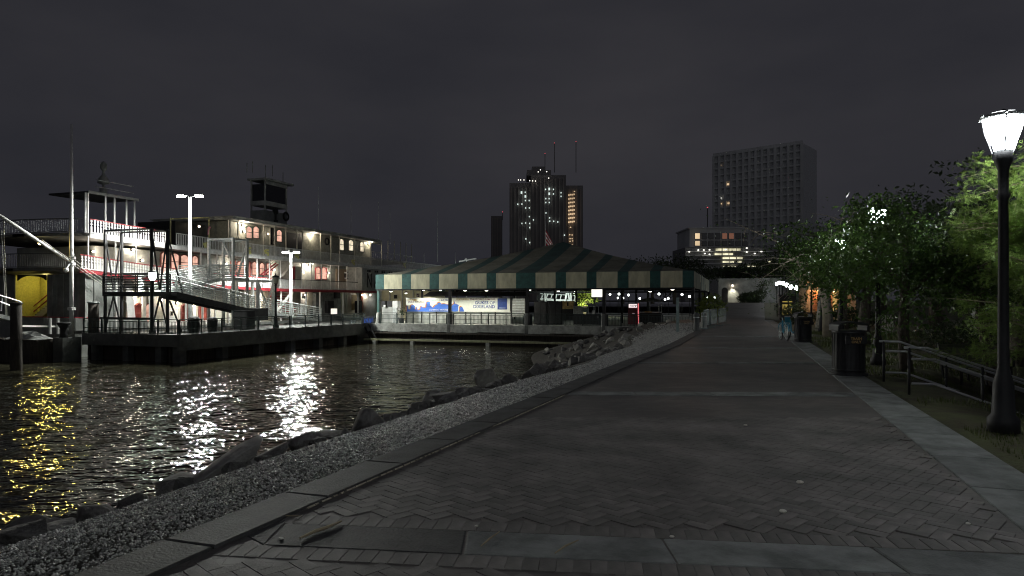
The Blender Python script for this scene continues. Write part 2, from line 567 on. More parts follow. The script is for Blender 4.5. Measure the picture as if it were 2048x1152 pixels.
BANDS = [(4.55, -0.12, 0.225, 0.6), (12.05, -0.02, 0.22, 2.0), (18.0, 0.0, 0.22, 3.0), (23.6, 0.0, 0.22, 4.0), (31.0, 0.0, 0.25, 5.0)]

def in_band(a, d, pad):
    for (d0, s, h, a0) in BANDS:
        if abs(d - d0 - s * (a - a0)) < h + pad:
            return True
    return False

# the bricks themselves: herringbone, with a soldier course along the near slab band
def brick_mesh(L, W, seed, nm="brick"):
    r = random.Random(seed); hl, hw = L / 2 - 0.002, W / 2 - 0.0016; c = 0.0025
    def j(v): return v + r.uniform(-0.0012, 0.0012)
    lo = [(-hl, -hw, -0.03), (hl, -hw, -0.03), (hl, hw, -0.03), (-hl, hw, -0.03)]
    mid = [(j(-hl), j(-hw), -c), (j(hl), j(-hw), -c), (j(hl), j(hw), -c), (j(-hl), j(hw), -c)]
    top = [(j(-hl + c), j(-hw + c), r.uniform(-.001, .001)), (j(hl - c), j(-hw + c), r.uniform(-.001, .001)), (j(hl - c), j(hw - c), r.uniform(-.001, .001)), (j(-hl + c), j(hw - c), r.uniform(-.001, .001))]
    f = [(8, 9, 10, 11)]
    for k in range(4):
        q = (k + 1) % 4
        f += [(k, q, 4 + q, 4 + k), (4 + k, 4 + q, 8 + q, 8 + k)]
    return lo + mid + top, f

bricks = []      # (distance, x, y, angle, z)
w = 0.105
rb = random.Random(11)
for iy in range(-40, 160):
    for ix in range(-110, 110):
        k = (ix - iy) % 4
        if k == 0: u, v, th = (ix + 1) * w, (iy + .5) * w, 0.0
        elif k == 3: u, v, th = (ix + .5) * w, (iy + 1) * w, math.pi / 2
        else: continue
        c45 = math.cos(math.pi / 4)
        a, d = (u - v) * c45, (u + v) * c45 + 2.0
        if d < 3.2 or d > 9.6 or abs(a) > d * 0.8 + 0.3: continue
        x, y = cam2w(a, d)
        if x < kerb_x(y) + KW + 0.09 or x > XR - 0.09: continue
        if in_band(a, d, 0.21 + 0.06 if d < 8 else 0.06): continue
        bricks.append((math.hypot(a, d), x, y, th + math.pi / 4 + TH, rb.uniform(-.0012, .0012)))
d0, s, h, a0 = BANDS[0]
for side in (-1, 1):
    a = -4.5
    while a < 4.5:
        d = d0 + s * (a - a0) + side * (h + 0.108)
        x, y = cam2w(a, d)
        if kerb_x(y) + KW + 0.05 < x < XR - 0.05 and abs(a) < d * .8 + .2:
            bricks.append((math.hypot(a, d), x, y, math.pi / 2 + math.atan(s) + TH, rb.uniform(-.0012, .0012)))
        a += w
bricks.sort()
vis = [b for b in bricks if abs(-b[1] * 0 + (CT * b[1] + ST * b[2])) < 0.75 * (-ST * b[1] + CT * b[2]) and (-ST * b[1] + CT * b[2]) > 4.0]
near = set(id(b) for b in vis[:290])
meshes = []
for k in range(6):
    v_, f_ = brick_mesh(0.21, 0.105, k)
    me = bpy.data.meshes.new("brick"); me.from_pydata(v_, [], f_); me.materials.append(M_brick); meshes.append(me)
po = ORG[prom]
for b in bricks:
    if id(b) in near:
        o = bpy.data.objects.new("brick", rb.choice(meshes)); COL.objects.link(o)
        o.parent = prom; o.location = Vector((b[1], b[2], b[4])) - po; o.rotation_euler = (rb.uniform(-.004, .004), rb.uniform(-.004, .004), b[3])
rest = MB()
for b in bricks:
    if id(b) not in near:
        v_, f_ = brick_mesh(0.21, 0.105, rb.randint(0, 9999))
        ca_, sa_ = math.cos(b[3]), math.sin(b[3])
        rest.add([(b[1] + p[0] * ca_ - p[1] * sa_, b[2] + p[0] * sa_ + p[1] * ca_, b[4] + p[2]) for p in v_], f_)
rest.build("brick_field", M_brick, prom, kind="stuff")

# concrete slabs: cross bands, right-hand border, kerb stones
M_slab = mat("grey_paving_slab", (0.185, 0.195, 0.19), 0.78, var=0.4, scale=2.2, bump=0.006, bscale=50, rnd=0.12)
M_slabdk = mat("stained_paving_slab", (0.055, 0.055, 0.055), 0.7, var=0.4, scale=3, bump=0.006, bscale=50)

def slab(name, corners, top, th, m, parent, gap=0.006):
    c = sum((Vector((*p, 0)) for p in corners), Vector()) / len(corners)
    pts = []
    for p in corners:
        v = Vector((*p, 0)); e = (c - v).normalized() * gap * 1.4
        pts.append(v + e)
    mbx = MB(); n_ = len(pts)
    lo = [(p.x, p.y, top - th) for p in pts]; mid = [(p.x, p.y, top - 0.008) for p in pts]
    hi = [((p + (c - p).normalized() * 0.012).x, (p + (c - p).normalized() * 0.012).y, top + random.uniform(-.003, .003)) for p in pts]
    fs = [tuple(range(2 * n_, 3 * n_))]
    for k in range(n_):
        q = (k + 1) % n_
        fs += [(k, q, n_ + q, n_ + k), (n_ + k, n_ + q, 2 * n_ + q, 2 * n_ + k)]
    mbx.add(lo + mid + hi, fs)
    return mbx.build(name, m, parent)

for bi, (d0, s, h, a0) in enumerate(BANDS):
    step = 1.36
    a = -9.0 + [0.52, 0.3, .7, .2, .5][bi]
    while a < 12:
        cs = []
        for (aa, hh) in ((a, -h), (a + step, -h), (a + step, h), (a, h)):
            cs.append(cam2w(aa, d0 + s * (aa - a0) + hh))
        xm = sum(c[0] for c in cs) / 4; ym = sum(c[1] for c in cs) / 4
        l_, r_ = kerb_x(ym) + KW + .02, XR - .02
        if max(c[0] for c in cs) > l_ and min(c[0] for c in cs) < r_ - .1:
            cs = [(min(max(c[0], l_), r_), c[1] + (ST / CT) * (min(max(c[0], l_), r_) - c[0])) for c in cs]
            if cs[1][0] - cs[0][0] > 0.1:
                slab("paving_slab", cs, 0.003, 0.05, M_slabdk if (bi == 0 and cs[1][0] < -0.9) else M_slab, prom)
        a += step
y = 0.5
while y < 60:
    slab("border_slab", [(XR + .005, y), (XR + .64, y), (XR + .64, y + 1.3), (XR + .005, y + 1.3)], 0.004, 0.06, M_slab, prom)
    y += 1.3
y = 0.0
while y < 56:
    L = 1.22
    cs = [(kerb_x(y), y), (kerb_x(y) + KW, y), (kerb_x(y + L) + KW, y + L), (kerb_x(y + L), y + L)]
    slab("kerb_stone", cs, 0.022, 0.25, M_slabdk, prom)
    y += L

# broken line of pale grit along the kerb joint
mb = MB(); rj = random.Random(12)
y = 4.6
while y < 11.5:
    L = rj.uniform(.04, .16)
    if mnoise.noise((y * 1.3, 0, 5)) > -.15:
        w0, w1 = rj.uniform(.004, .016), rj.uniform(.004, .016); xk = kerb_x(y) + KW + .012; xk2 = kerb_x(y + L) + KW + .012
        mb.add([(xk - w0, y, .002), (xk + w0, y, .002), (xk2 + w1, y + L, .002), (xk2 - w1, y + L, .002), (xk, y, .014), (xk2, y + L, .012)], [(0, 1, 4), (1, 2, 5, 4), (2, 3, 5), (3, 0, 4, 5)])
    y += L + rj.uniform(0, .05)
mb.build("joint_grit", mat("pale_grit", (.42, .38, .30), .9, var=.4, scale=20), prom, kind="stuff")

# park and lawn to the right of the path
mb = MB(); xs = [2.2, 2.57, 2.9, 3.3, 3.7, 4.2, 4.7, 5.2, 5.8, 6.5, 7.3, 8.5, 11, 16, 26, 60, 140]; ys = list(np.arange(-14, 26, 1.0)) + list(np.arange(26, 150.1, 3.0))
M_turf = mat("thin_lawn_and_mulch", (0.10, 0.11, 0.045), 0.95, var=0.3, scale=1.3, bump=0.03, bscale=30, col2=(0.055, 0.043, 0.03))
for y in ys:
    for x in xs:
        mb.v.append((x, y, park_z(x, y) + (0.02 * mnoise.noise((x * .9, y * .9, 0)) if x > 2.6 else 0)))
for i in range(len(ys) - 1):
    for k in range(len(xs) - 1):
        a = i * len(xs) + k
        mb.f.append((a, a + 1, a + len(xs) + 1, a + len(xs)))
mb.build("park_ground", M_turf, kind="structure", smooth=True)
MB().quad((-700, 149, 1.17), (890, 149, 1.17), (890, 890, 1.17), (-700, 890, 1.17)).build("town_ground", mat("dark_town_ground", (0.05, 0.05, 0.05), 0.9), kind="structure")

# grass blades on the lawn
rng = np.random.default_rng(9)
B = []
for _ in range(26000):
    y = rng.uniform(7.5, 40); x = 2.75 + abs(rng.normal(0, 3.2)) * (0.5 + y / 30)
    if mnoise.noise((x * .8, y * .5, 3)) < -0.12: continue
    if 13.2 < y < 16.4 and x < 8: continue
    B.append((x, y, park_z(x, y), rng.uniform(.03, .08) * (1 + y / 40), rng.uniform(0, 6.28), rng.uniform(-.5, .5)))
B = np.array(B); wd = 0.004 * (1 + B[:, 1] / 9)
dx, dy = np.cos(B[:, 4]), np.sin(B[:, 4])
p0 = np.stack([B[:, 0] - dx * wd, B[:, 1] - dy * wd, B[:, 2]], 1); p1 = np.stack([B[:, 0] + dx * wd, B[:, 1] + dy * wd, B[:, 2]], 1)
p2 = np.stack([B[:, 0] - dy * B[:, 3] * B[:, 5], B[:, 1] + dx * B[:, 3] * B[:, 5], B[:, 2] + B[:, 3]], 1)
V = np.stack([p0, p1, p2], 1).reshape(-1, 3)
gme = mesh_np("lawn_grass", V, np.arange(len(V)), 3, leaf_mat("grass_blade", (0.11, 0.13, 0.04), (0.06, 0.08, 0.025), 0.6))
g = bpy.data.objects.new("lawn_grass", gme); COL.objects.link(g); g["kind"] = "stuff"

# ------------------------------------------------------------------ boulders
def rock_mesh(seed, m, npts=17):
    r = random.Random(seed); bmx = bmesh.new()
    for _ in range(npts):
        v = Vector((r.gauss(0, 1), r.gauss(0, 1), r.gauss(0, 1))).normalized()
        v = Vector((v.x * r.uniform(.8, 1.1), v.y * r.uniform(.65, .9), v.z * r.uniform(.5, .75)))
        bmx.verts.new(v * 0.5)
    res = bmesh.ops.convex_hull(bmx, input=bmx.verts)
    bmesh.ops.delete(bmx, geom=list(set(e for e in res["geom_interior"] if isinstance(e, bmesh.types.BMVert))), context='VERTS')
    bmesh.ops.bevel(bmx, geom=bmx.edges[:], offset=0.014, segments=1, affect='EDGES', profile=0.5)
    me = bpy.data.meshes.new("boulder"); bmx.to_mesh(me); bmx.free()
    me.materials.append(m)
    return me

M_rock = mat("grey_riprap_stone", (0.17, 0.165, 0.155), 0.85, var=0.4, scale=2.2, bump=0.05, bscale=9, rnd=0.35)
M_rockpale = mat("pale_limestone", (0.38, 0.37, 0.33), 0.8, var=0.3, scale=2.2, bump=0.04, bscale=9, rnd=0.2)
RM = [rock_mesh(s, M_rock) for s in range(9)]
RP = [rock_mesh(s + 40, M_rockpale) for s in range(5)]
rr = random.Random(21)

def boulder(x, y, z, s, pale=False, label=None, group=None, name="boulder"):
    o = bpy.data.objects.new(name, rr.choice(RP if pale else RM)); COL.objects.link(o)
    o.location = (x, y, z); o.scale = (s * rr.uniform(.8, 1.3), s * rr.uniform(.8, 1.25), s * rr.uniform(.7, 1.15))
    o.rotation_euler = (rr.uniform(-.5, .5), rr.uniform(-.5, .5), rr.uniform(0, 6.28))
    tag(o, label, "boulder", group)
    return o

G1 = "dark boulders along the near shore"
for y0 in np.arange(1.5, 27.0, 0.62):
    for (o_, s0) in ((1.75, .36), (2.3, .5), (2.9, .62), (3.6, .72), (4.5, .85)):
        if rr.random() < (0.45 if o_ == 1.75 else 0.12): continue
        y = y0 + rr.uniform(-.3, .3); o = o_ + rr.uniform(-.28, .28)
        x = kerb_x(y) - o
        s = s0 * rr.uniform(.45, 1.45)
        boulder(x, y, bank_z(x, y) + s * 0.1, s, False, "rough dark grey boulder in the bank between the gravel and the river", G1)
G2 = "lit boulders by the pavilion wall"
for _ in range(95):
    y = rr.uniform(27, 57); t = rr.random()
    x = kerb_x(y) - (2.2 + 1.0 * sm((y - 26) / 14)) - t * (2 + (y - 26) * 0.28)
    s = rr.uniform(.25, .8)
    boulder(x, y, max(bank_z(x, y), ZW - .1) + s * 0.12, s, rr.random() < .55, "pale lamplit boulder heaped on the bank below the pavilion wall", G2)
p = on_x(972, 768, -6.0)
o = boulder(p.x, p.y, bank_z(p.x, p.y) + .35, 1.05, True, "single pale upright boulder standing out of the dark bank at mid shore"); o.scale = (.62, .55, 1.0); o.rotation_euler = (.25, .5, .4)
p = on_x(1157, 700, -5.6)
boulder(p.x, p.y, bank_z(p.x, p.y) + .2, .7, True, "pale blocky boulder at the near end of the lamplit rock heap")
p = on_x(450, 945, -5.6)
o = boulder(p.x, p.y, bank_z(p.x, p.y) + .1, 1.25, False, "long flat grey boulder lying beside the gravel with a domed top"); o.scale = (1.5, .8, .5)

# small litter on the paving
M_peb = mat("white_pebble", (0.7, 0.68, 0.6), 0.6)
M_stick = mat("dry_twig", (0.34, 0.28, 0.18), 0.8)
for (px, py, s, lab) in ((1566, 1024, .035, "small white stone on the brick path, nearer of two"), (1600, 966, .04, "small white stone on the brick path, farther of two"), (1491, 851, .03, "white speck of stone alone on the far brick paving"),
                         (953, 1053, .018, "tiny white chip on the dark bricks, alone"), (1344, 1074, .02, "tiny white chip at the edge of the slab band"), (562, 1078, .02, "round pale pebble on the dark paving beside the long twig"), (1936, 1048, .02, "tiny white chip on the bricks by the border slabs")):
    p = on_z(px, py, 0.004)
    v_ = MB()
    rv = random.Random(px)
    v_.lathe((p.x, p.y, p.z), [(s * .55, -s * .1), (s * rv.uniform(.85, 1), s * .18), (s * .7, s * .45), (s * .25, s * .6), (s * .02, s * .62)], 8)
    tag(v_.build("pebble", M_peb), lab, "stone")
for (pts, r, lab) in (([(600, 1076), (630, 1062), (655, 1054), (683, 1042)], .012, "long pale twig lying across the dark bricks"), ([(520, 1030), (560, 1031), (604, 1032)], .006, "thin straight straw on the bricks near the kerb"),
                      ([(962, 1092), (978, 1078), (999, 1063)], .007, "short thin twig on the bricks short of the slab band"), ([(1110, 1106), (1130, 1092), (1157, 1080)], .007, "bent twig lying on the dark stained slab")):
    q = [on_z(a, b, r + .006) for a, b in pts]
    tag(MB().path(q, [r * .6] + [r] * (len(q) - 2) + [r * .5], 6).build("twig", M_stick), lab, "twig")
# ------------------------------------------------------------------ the paddle steamer
XR_B, XW_B, XF_B = -46.0, -48.4, -59.4      # near rail line, cabin wall, far rail line
XC_B = (XR_B + XF_B) / 2
boat = thing("paddle_steamer", "long white three decked paddle steamer with red rails moored behind the quay", "riverboat", (XC_B, 66.0, ZW))

def z_hur(y): return 6.15 + (0.55 * ((60 - y) / 23.0) ** 2 if y < 60 else 0.0)
def z_boil(y): return 2.83 + (0.9 * ((62 - y) / 22.0) ** 2 if y < 62 else 0.0)
def yb(px, x): return on_x(px, HOR, x).y
def zb(px, py, x): return on_x(px, py, x).z

def outline(y0, y1, bow_len, inset=0.0, step=1.2):
    """near edge from stern to bow, round the bow, far edge back"""
    near = [(XR_B - inset, y) for y in np.arange(y1, y0, -step)]
    arc = []
    hw = (XR_B - XF_B) / 2 - inset
    for k in range(0, 19):
        t = math.pi * k / 18
        arc.append((XC_B + hw * math.cos(t), y0 - bow_len * math.sin(t)))
    far = [(XF_B + inset, y) for y in np.arange(y0 + step, y1 + .1, step)]
    return near, arc, far

def deck(name, y0, y1, bow_len, zf, th, m, fascia_m, fascia_h, label=None):
    near, arc, far = outline(y0, y1, bow_len)
    ring = near + arc + far
    mb = MB(); n_ = len(ring)
    vs = [(x, y, zf(y) - th) for x, y in ring] + [(x, y, zf(y)) for x, y in ring]
    mb.add(vs, [])
    # deck surface as strips between mirrored points
    pairs = []
    k = len(near)
    left = near + arc[:10]; right = (far[::-1] + arc[::-1][:10])
    m_ = min(len(left), len(right))
    left, right = left[:m_], right[:m_]
    b = MB()
    for (x, y), (x2, y2) in zip(left, right):
        b.v += [(x, y, zf(y)), (x2, y2, zf(y2)), (x, y, zf(y) - th), (x2, y2, zf(y2) - th)]
    for i in range(m_ - 1):
        a = 4 * i
        b.f += [(a, a + 1, a + 5, a + 4), (a + 2, a + 6, a + 7, a + 3), (a, a + 4, a + 6, a + 2), (a + 1, a + 3, a + 7, a + 5)]
    b.f.append((0, 2, 3, 1))
    dk = b.build(name, m, boat)
    # fascia board along the outer edge, 4 cm proud
    f = MB()
    pts = [(x + .04, y) for x, y in near] + [(XC_B + (x - XC_B) * 1.006, y - .04) for x, y in arc]
    for i in range(len(near) + 1):
        (x, y), (x2, y2) = pts[i], pts[i + 1]
        z, z2 = zf(y), zf(y2)
        f.add([(x, y, z - fascia_h), (x2, y2, z2 - fascia_h), (x2, y2, z2 + .03), (x, y, z + .03), (x - .08, y, z - fascia_h), (x2 - .08, y2, z2 - fascia_h), (x2 - .08, y2, z2 + .03), (x - .08, y, z + .03)],
              [(0, 1, 2, 3), (4, 7, 6, 5), (3, 2, 6, 7), (0, 4, 5, 1)])
    f.build("fascia", fascia_m, dk)
    return dk, pts

M_deckunder = mat("deck_paint", (0.13, 0.13, 0.125), 0.6, var=0.25)
hur, hur_pts = deck("hurricane_deck", yb(188, XR_B), yb(884, XR_B), 1.3, z_hur, 0.22, M_deckunder, mat("fascia_white_paint", (.62, .63, .62), .5, var=.2), 0.34)
boi, boi_pts = deck("boiler_deck", yb(168, XR_B), 101.0, 1.3, z_boil, 0.22, M_deckunder, M_red, 0.26)

def railing(name, pts, zf, parent, m, h=1.02, pitch=0.245, wd=0.13, toprail=None, pierced=True):
    mb, tr, br = MB(), MB(), MB()
    acc = 0.0
    for i in range(len(pts) - 1):
        a, b = Vector((*pts[i], 0)), Vector((*pts[i + 1], 0))
        L = (b - a).length; d = (b - a) / L
        t = pitch - acc if acc else 0.0
        while t < L:
            p = a + d * t; z = zf(p.y)
            nrm = Vector((-d.y, d.x, 0))
            def board(z0, z1, w_):
                mb.bar(p + Vector((0, 0, z0)), p + Vector((0, 0, z1)), w_, 0.018, up=nrm)
            if pierced:
                board(z + .10, z + .52, wd); board(z + .52, z + .64, wd * .5); board(z + .64, z + .74, wd * 1.15); board(z + .74, z + .84, wd * .55); board(z + .84, z + h, wd)
            else:
                board(z + .08, z + h, wd)
            t += pitch
        acc = L - (t - pitch)
        za, zb_ = zf(a.y), zf(b.y)
        tr.bar(a + Vector((0, 0, za + h + .03)), b + Vector((0, 0, zb_ + h + .03)), 0.11, 0.06)
        br.bar(a + Vector((0, 0, za + .07)), b + Vector((0, 0, zb_ + .07)), 0.09, 0.06)
    r = tr.build(name, toprail or m, parent)
    br.build("bottom_rail", m, parent)
    mb.build("baluster", m, parent, kind="stuff")
    return r

def seg(pts, ya, yb_):
    return [p for p in pts if ya <= p[1] <= yb_]

M_rail_dim = mat("dimmed_white_rail_paint", (0.52, 0.53, 0.52), 0.6, var=0.25)  # white rail paint dimmed where little lamplight falls on the rails
front = lambda pts: [p for p in pts if p[0] < XR_B - .25]
side = lambda pts: [p for p in pts if p[0] >= XR_B - .25]
M_ironrail = mat("shade_dark_iron_rail", (.10, .105, .105), .6, var=.2)  # thin iron; the dark colour also carries the shade of the bow front
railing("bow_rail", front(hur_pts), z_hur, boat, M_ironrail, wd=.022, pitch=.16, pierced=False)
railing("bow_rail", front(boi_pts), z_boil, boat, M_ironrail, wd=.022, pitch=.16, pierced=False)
railing("hurricane_rail", side(seg(hur_pts, 0, yb(338, XR_B))), z_hur, boat, M_white, toprail=M_red)
railing("hurricane_rail", seg(hur_pts, yb(334, XR_B), 200), z_hur, boat, M_rail_dim, wd=.07, pitch=.2, pierced=False)
railing("boiler_rail", side(seg(boi_pts, 0, yb(548, XR_B))), z_boil, boat, M_white, toprail=M_red)
railing("boiler_rail", seg(boi_pts, yb(544, XR_B), yb(724, XR_B)), z_boil, boat, M_rail_dim, wd=.05, pitch=.17, pierced=False, toprail=M_black)

# deck posts
post = MB().tube((0, 0, 0), (0, 0, 1), 0.055, 8)
def posts(pxs, x, z0f, z1f, m, r=0.06, name="deck_post"):
    for px in pxs:
        y = yb(px, x)
        MB().tube((x, y, z0f(y)), (x, y, z1f(y) - .2), r, 8).build(name, m, boat)
posts([176, 231, 272, 306, 336, 378, 402, 434, 489, 514, 539, 561, 603, 623, 643, 661, 677, 694, 712], XR_B - .14, z_boil, z_hur, M_white)
posts([232, 300, 328, 372, 405, 430, 457, 490, 520, 548, 562, 612, 640, 686, 716], XR_B - .3, lambda y: -0.6, z_boil, M_white, r=.09)

# cabin blocks
def block(name, x, y0, y1, z0, z1, m, xfar=None):
    return MB().box(xfar or (2 * XC_B - x), x, y0, y1, z0, z1).build(name, m, boat)
Y_PB = yb(724, XR_B)      # paddlebox starts
cab_b = block("boiler_cabin_wall", XW_B, yb(190, XW_B), Y_PB, 2.85, 5.95, M_wallgrey)
cab_m = block("main_cabin_wall", XW_B, yb(252, XW_B), Y_PB + 10, -1.5, 2.6, M_cream)
YT0, YT1 = yb(456, -48.6), yb(742, -48.6)
cab_t = block("texas_cabin_wall", -48.6, YT0, YT1, 6.1, 9.6, mat("shaded_cream_cabin_paint", (.27, .27, .225), .6, var=.25, bump=.004))  # cream darkened to paint in the dimness of the upper walls
mb = MB()
mb.box(-57.6, -47.5, YT0 - .6, yb(764, -47.5), 9.66, 9.9); mb.box(-57.9, -47.3, YT0 - .7, yb(762, -47.3), 9.9, 9.98)
roof_t = mb.build("texas_roof", M_wallgrey, boat)
# hull and bow panels
mb = MB()
near, arc, far = outline(38.6, 99.0, 2.6, inset=0.35)
ring = near + arc + far; n_ = len(ring)
mb.add([(XC_B + (x - XC_B) * .97, y, ZW - .6) for x, y in ring] + [(x, y, -0.62) for x, y in ring], [(i, (i + 1) % n_, n_ + (i + 1) % n_, n_ + i) for i in range(n_)] + [tuple(range(n_, 2 * n_))])
mb.build("hull", M_hull, boat)
mb = MB()
bw = [p for p in near if p[1] < 44.5] + arc[:14]
for i in range(len(bw) - 1):
    (x, y), (x2, y2) = bw[i], bw[i + 1]
    zz = lambda v: 0.02 + .42 * max(0, (44 - v) / 9)
    mb.prism([(x, y, -.63), (x2, y2, -.63), (x2, y2, zz(y2)), (x, y, zz(y))], (.06, 0, 0))
blw = mb.build("bulwark", M_hull, boat)
mb = MB()
for i in range(len(bw) - 1):
    (x, y), (x2, y2) = bw[i], bw[i + 1]
    mb.bar((x, y, zz(y) + .04), (x2, y2, zz(y2) + .04), .12, .07)
mb.build("bulwark_rail", M_red, blw)
# grey steel screens closing the side of the fore main deck, in separate plates
x0 = XR_B - .35
edges = [170, 188, 211, 228, 246]
for a, b in zip(edges[:-1], edges[1:]):
    ya, y2 = yb(a, x0), yb(b, x0)
    zt = z_boil(ya) - .3
    MB().box(x0 - .05, x0, ya + .012, y2 - .012, .05, zt).build("screen_plate", M_hull, boat)
    MB().box(x0, x0 + .05, ya - .03, ya + .03, .05, zt - .01).build("plate_rib", M_hull, boat)
# blunt front of the superstructure, facing the bow, with a yellow stair recess
YF = yb(170, x0)
ZF = z_boil(YF) - .28
def fx(px, y=None): return on_y(px, HOR, y or YF).x
def fz(px, py, y=None): return on_y(px, py, y or YF).z
for a, b in ((96, 105), (105, 114), (114, 127), (127, 143), (143, 156), (156, 169.5)):
    MB().box(fx(a) + .01, fx(b) - .01, YF, YF + .05, -.55, ZF).build("screen_plate", M_hull, boat)
    MB().box(fx(a) - .03, fx(a) + .03, YF - .05, YF, -.55, ZF - .01).build("plate_rib", M_hull, boat)
for a, b in ((-75, -30), (-30, 5), (5, 30)):
    MB().box(fx(a) + .01, fx(b) - .01, YF, YF + .05, -.55, ZF).build("screen_plate", M_hull, boat)
M_yel = mat("yellow_bulkhead_paint", (0.52, 0.47, 0.12), 0.7, var=0.15, scale=8)
YRc = YF + 2.0
MB().box(fx(20), fx(110), YRc, YRc + .1, -.6, ZF).build("stair_recess_wall", M_yel, boat)
MB().box(fx(30) - .1, fx(30), YF + .06, YRc, -.6, ZF).build("recess_side", M_yel, boat)
MB().box(fx(96) + .02, fx(96) + .12, YF + .06, YRc, -.6, ZF).build("recess_side", M_hull, boat)
pts = []
xa_, xb_ = fx(34), fx(91)
zt_, zl_ = fz(60, 543), fz(60, 561)
for k in range(13):
    t = k / 12
    pts.append((xa_ + (xb_ - xa_) * t, YF + .02, zl_ + (zt_ - .2 - zl_) * .8 * math.sin(math.pi * t) ** .7))
pts += [(xb_, YF + .02, ZF + .0), (xa_, YF + .02, ZF + .0)]
MB().prism(pts, (0, .08, 0)).build("arched_valance", M_black, boat)
ys_ = YRc - .5
for dz in (0.0, -.42):
    MB().tube(on_y(44, 632, ys_) + Vector((0, 0, dz)), on_y(97, 588, ys_) + Vector((0, 0, dz)), .045, 6).build("stair_handrail", M_red, boat)
MB().prism([on_y(52, 646, ys_ - .1), on_y(97, 606, ys_ - .1), on_y(97, 622, ys_ - .1), on_y(66, 648, ys_ - .1)], (0, .06, 0)).build("stair_stringer", M_cream, boat)
p0, p1 = on_y(58, 645, ys_ + .1), on_y(97, 612, ys_ + .1)
for k in range(9):
    p = p0.lerp(p1, k / 8)
    MB().box(p.x - .14, p.x + .14, YRc - .6, YRc - .03, p.z - .03, p.z + .02).build("stair_tread", M_darksteel, boat)
lamp("recess_lamp", 'POINT', ((xa_ + xb_) / 2, YRc - .9, 3.15), 60, (1, .86, .28), .1, boat)
MB().ball(((xa_ + xb_) / 2, YRc - .5, 3.42), .1, 6).build("recess_lamp_glass", glow("yellow_lamp_glass", (1, .85, .35), 12), boat)

# windows: frame > pane
def arched(y0, y1, z0, z1, x, rise_=.18, n_=7):
    p = [(x, y0, z0), (x, y1, z0)]
    for k in range(n_ + 1):
        t = k / n_
        p.append((x, y1 + (y0 - y1) * t, z1 - rise_ + rise_ * math.sin(math.pi * t)))
    return p

def window(px0, px1, py0, py1, x, pane_m, frame_m, name="window", rise_=.18, sash=True, fw=.09):
    y0, y1 = yb(px0, x), yb(px1, x); pm = (px0 + px1) / 2
    z1, z0 = zb(pm, py0, x), zb(pm, py1, x)
    out, inn = arched(y0 - fw, y1 + fw, z0 - fw, z1 + fw, x, rise_), arched(y0, y1, z0, z1, x, rise_)
    mb = MB(); n_ = len(out); d = Vector((.07, 0, 0))
    vs = [Vector(p) for p in out] + [Vector(p) + d for p in out] + [Vector(p) + d for p in inn] + [Vector(p) + d * .2 for p in inn]
    fs = []
    for k in range(n_):
        q = (k + 1) % n_
        fs += [(k, q, n_ + q, n_ + k), (n_ + k, n_ + q, 2 * n_ + q, 2 * n_ + k), (2 * n_ + k, 2 * n_ + q, 3 * n_ + q, 3 * n_ + k)]
    mb.add(vs, fs)
    if sash:
        mb.box(x + .02, x + .06, y0, y1, (z0 + z1) / 2 - .03, (z0 + z1) / 2 + .03)
    w_ = mb.build(name, frame_m, boat)
    MB().add([Vector(p) + Vector((.012, 0, 0)) for p in inn], [tuple(range(n_))]).build("pane", pane_m, w_)
    return w_

M_frame = mat("red_brown_window_frame", (0.22, 0.06, 0.05), 0.5, var=.2)
for (a, b, c, d) in ((322, 332, 505, 548), (342, 357, 507, 540), (361, 376, 510, 541), (384, 395, 512, 541), (461, 470, 520, 546), (474, 487, 523, 548), (504, 513, 524, 549), (519, 528, 526, 549), (533, 541, 527, 549)):
    window(a, b, c, d, XW_B, G_warmpane, M_frame)
window(495, 500, 524, 552, XW_B, mat("pink_lit_door", (.5, .2, .17), .5), M_frame, "cabin_door", rise_=.05, sash=False)
for (a, b) in ((631, 640), (642, 652)):
    window(a, b, 535, 558, XW_B, G_warmpane, M_red)
# main deck windows and doors
G_dimred = glow("dim_red_lit_window", (0.5, 0.12, 0.09), 0.28, var=.7, scale=1.4)
for (a, b, pm) in ((269, 285, G_dimred), (290, 304, G_warmpane), (363, 377, G_dimred), (398, 412, glow("lit_red_doorway", (.9, .22, .15), .5, var=.5, scale=1.3))):
    window(a, b, 608, 644, XW_B, pm, M_frame, "main_deck_window", rise_=.25)
window(338, 357, 617, 645, XW_B, mat("white_door", (.75, .76, .74), .4, var=.06), M_white, "white_door", rise_=.01, sash=False)
window(341, 345, 623, 631, XW_B + .03, M_glassdk, M_cream, "door_window", rise_=.01, sash=False, fw=.04)
for px in (288, 308, 380, 388, 418):
    y = yb(px, XW_B + .1)
    MB().box(XW_B + .01, XW_B + .16, y - .18, y + .18, -.5, 2.45).build("wall_pilaster", M_white, boat)
MB().box(XW_B + .01, XW_B + .1, yb(260, XW_B), yb(440, XW_B), -.62, -.28).build("white_sill", M_white, boat)
# white slanted stair side and big white column near the fore end
MB().prism([on_x(249, 545, XR_B - .5), on_x(262, 545, XR_B - .5), on_x(272, 646, XR_B - .5), on_x(256, 646, XR_B - .5)], (-.1, 0, 0)).build("white_stair_side", M_white, boat)
MB().box(-47.6, -46.9, yb(218, -47), yb(235, -47), -.6, .9).build("deck_winch", M_darksteel, boat)
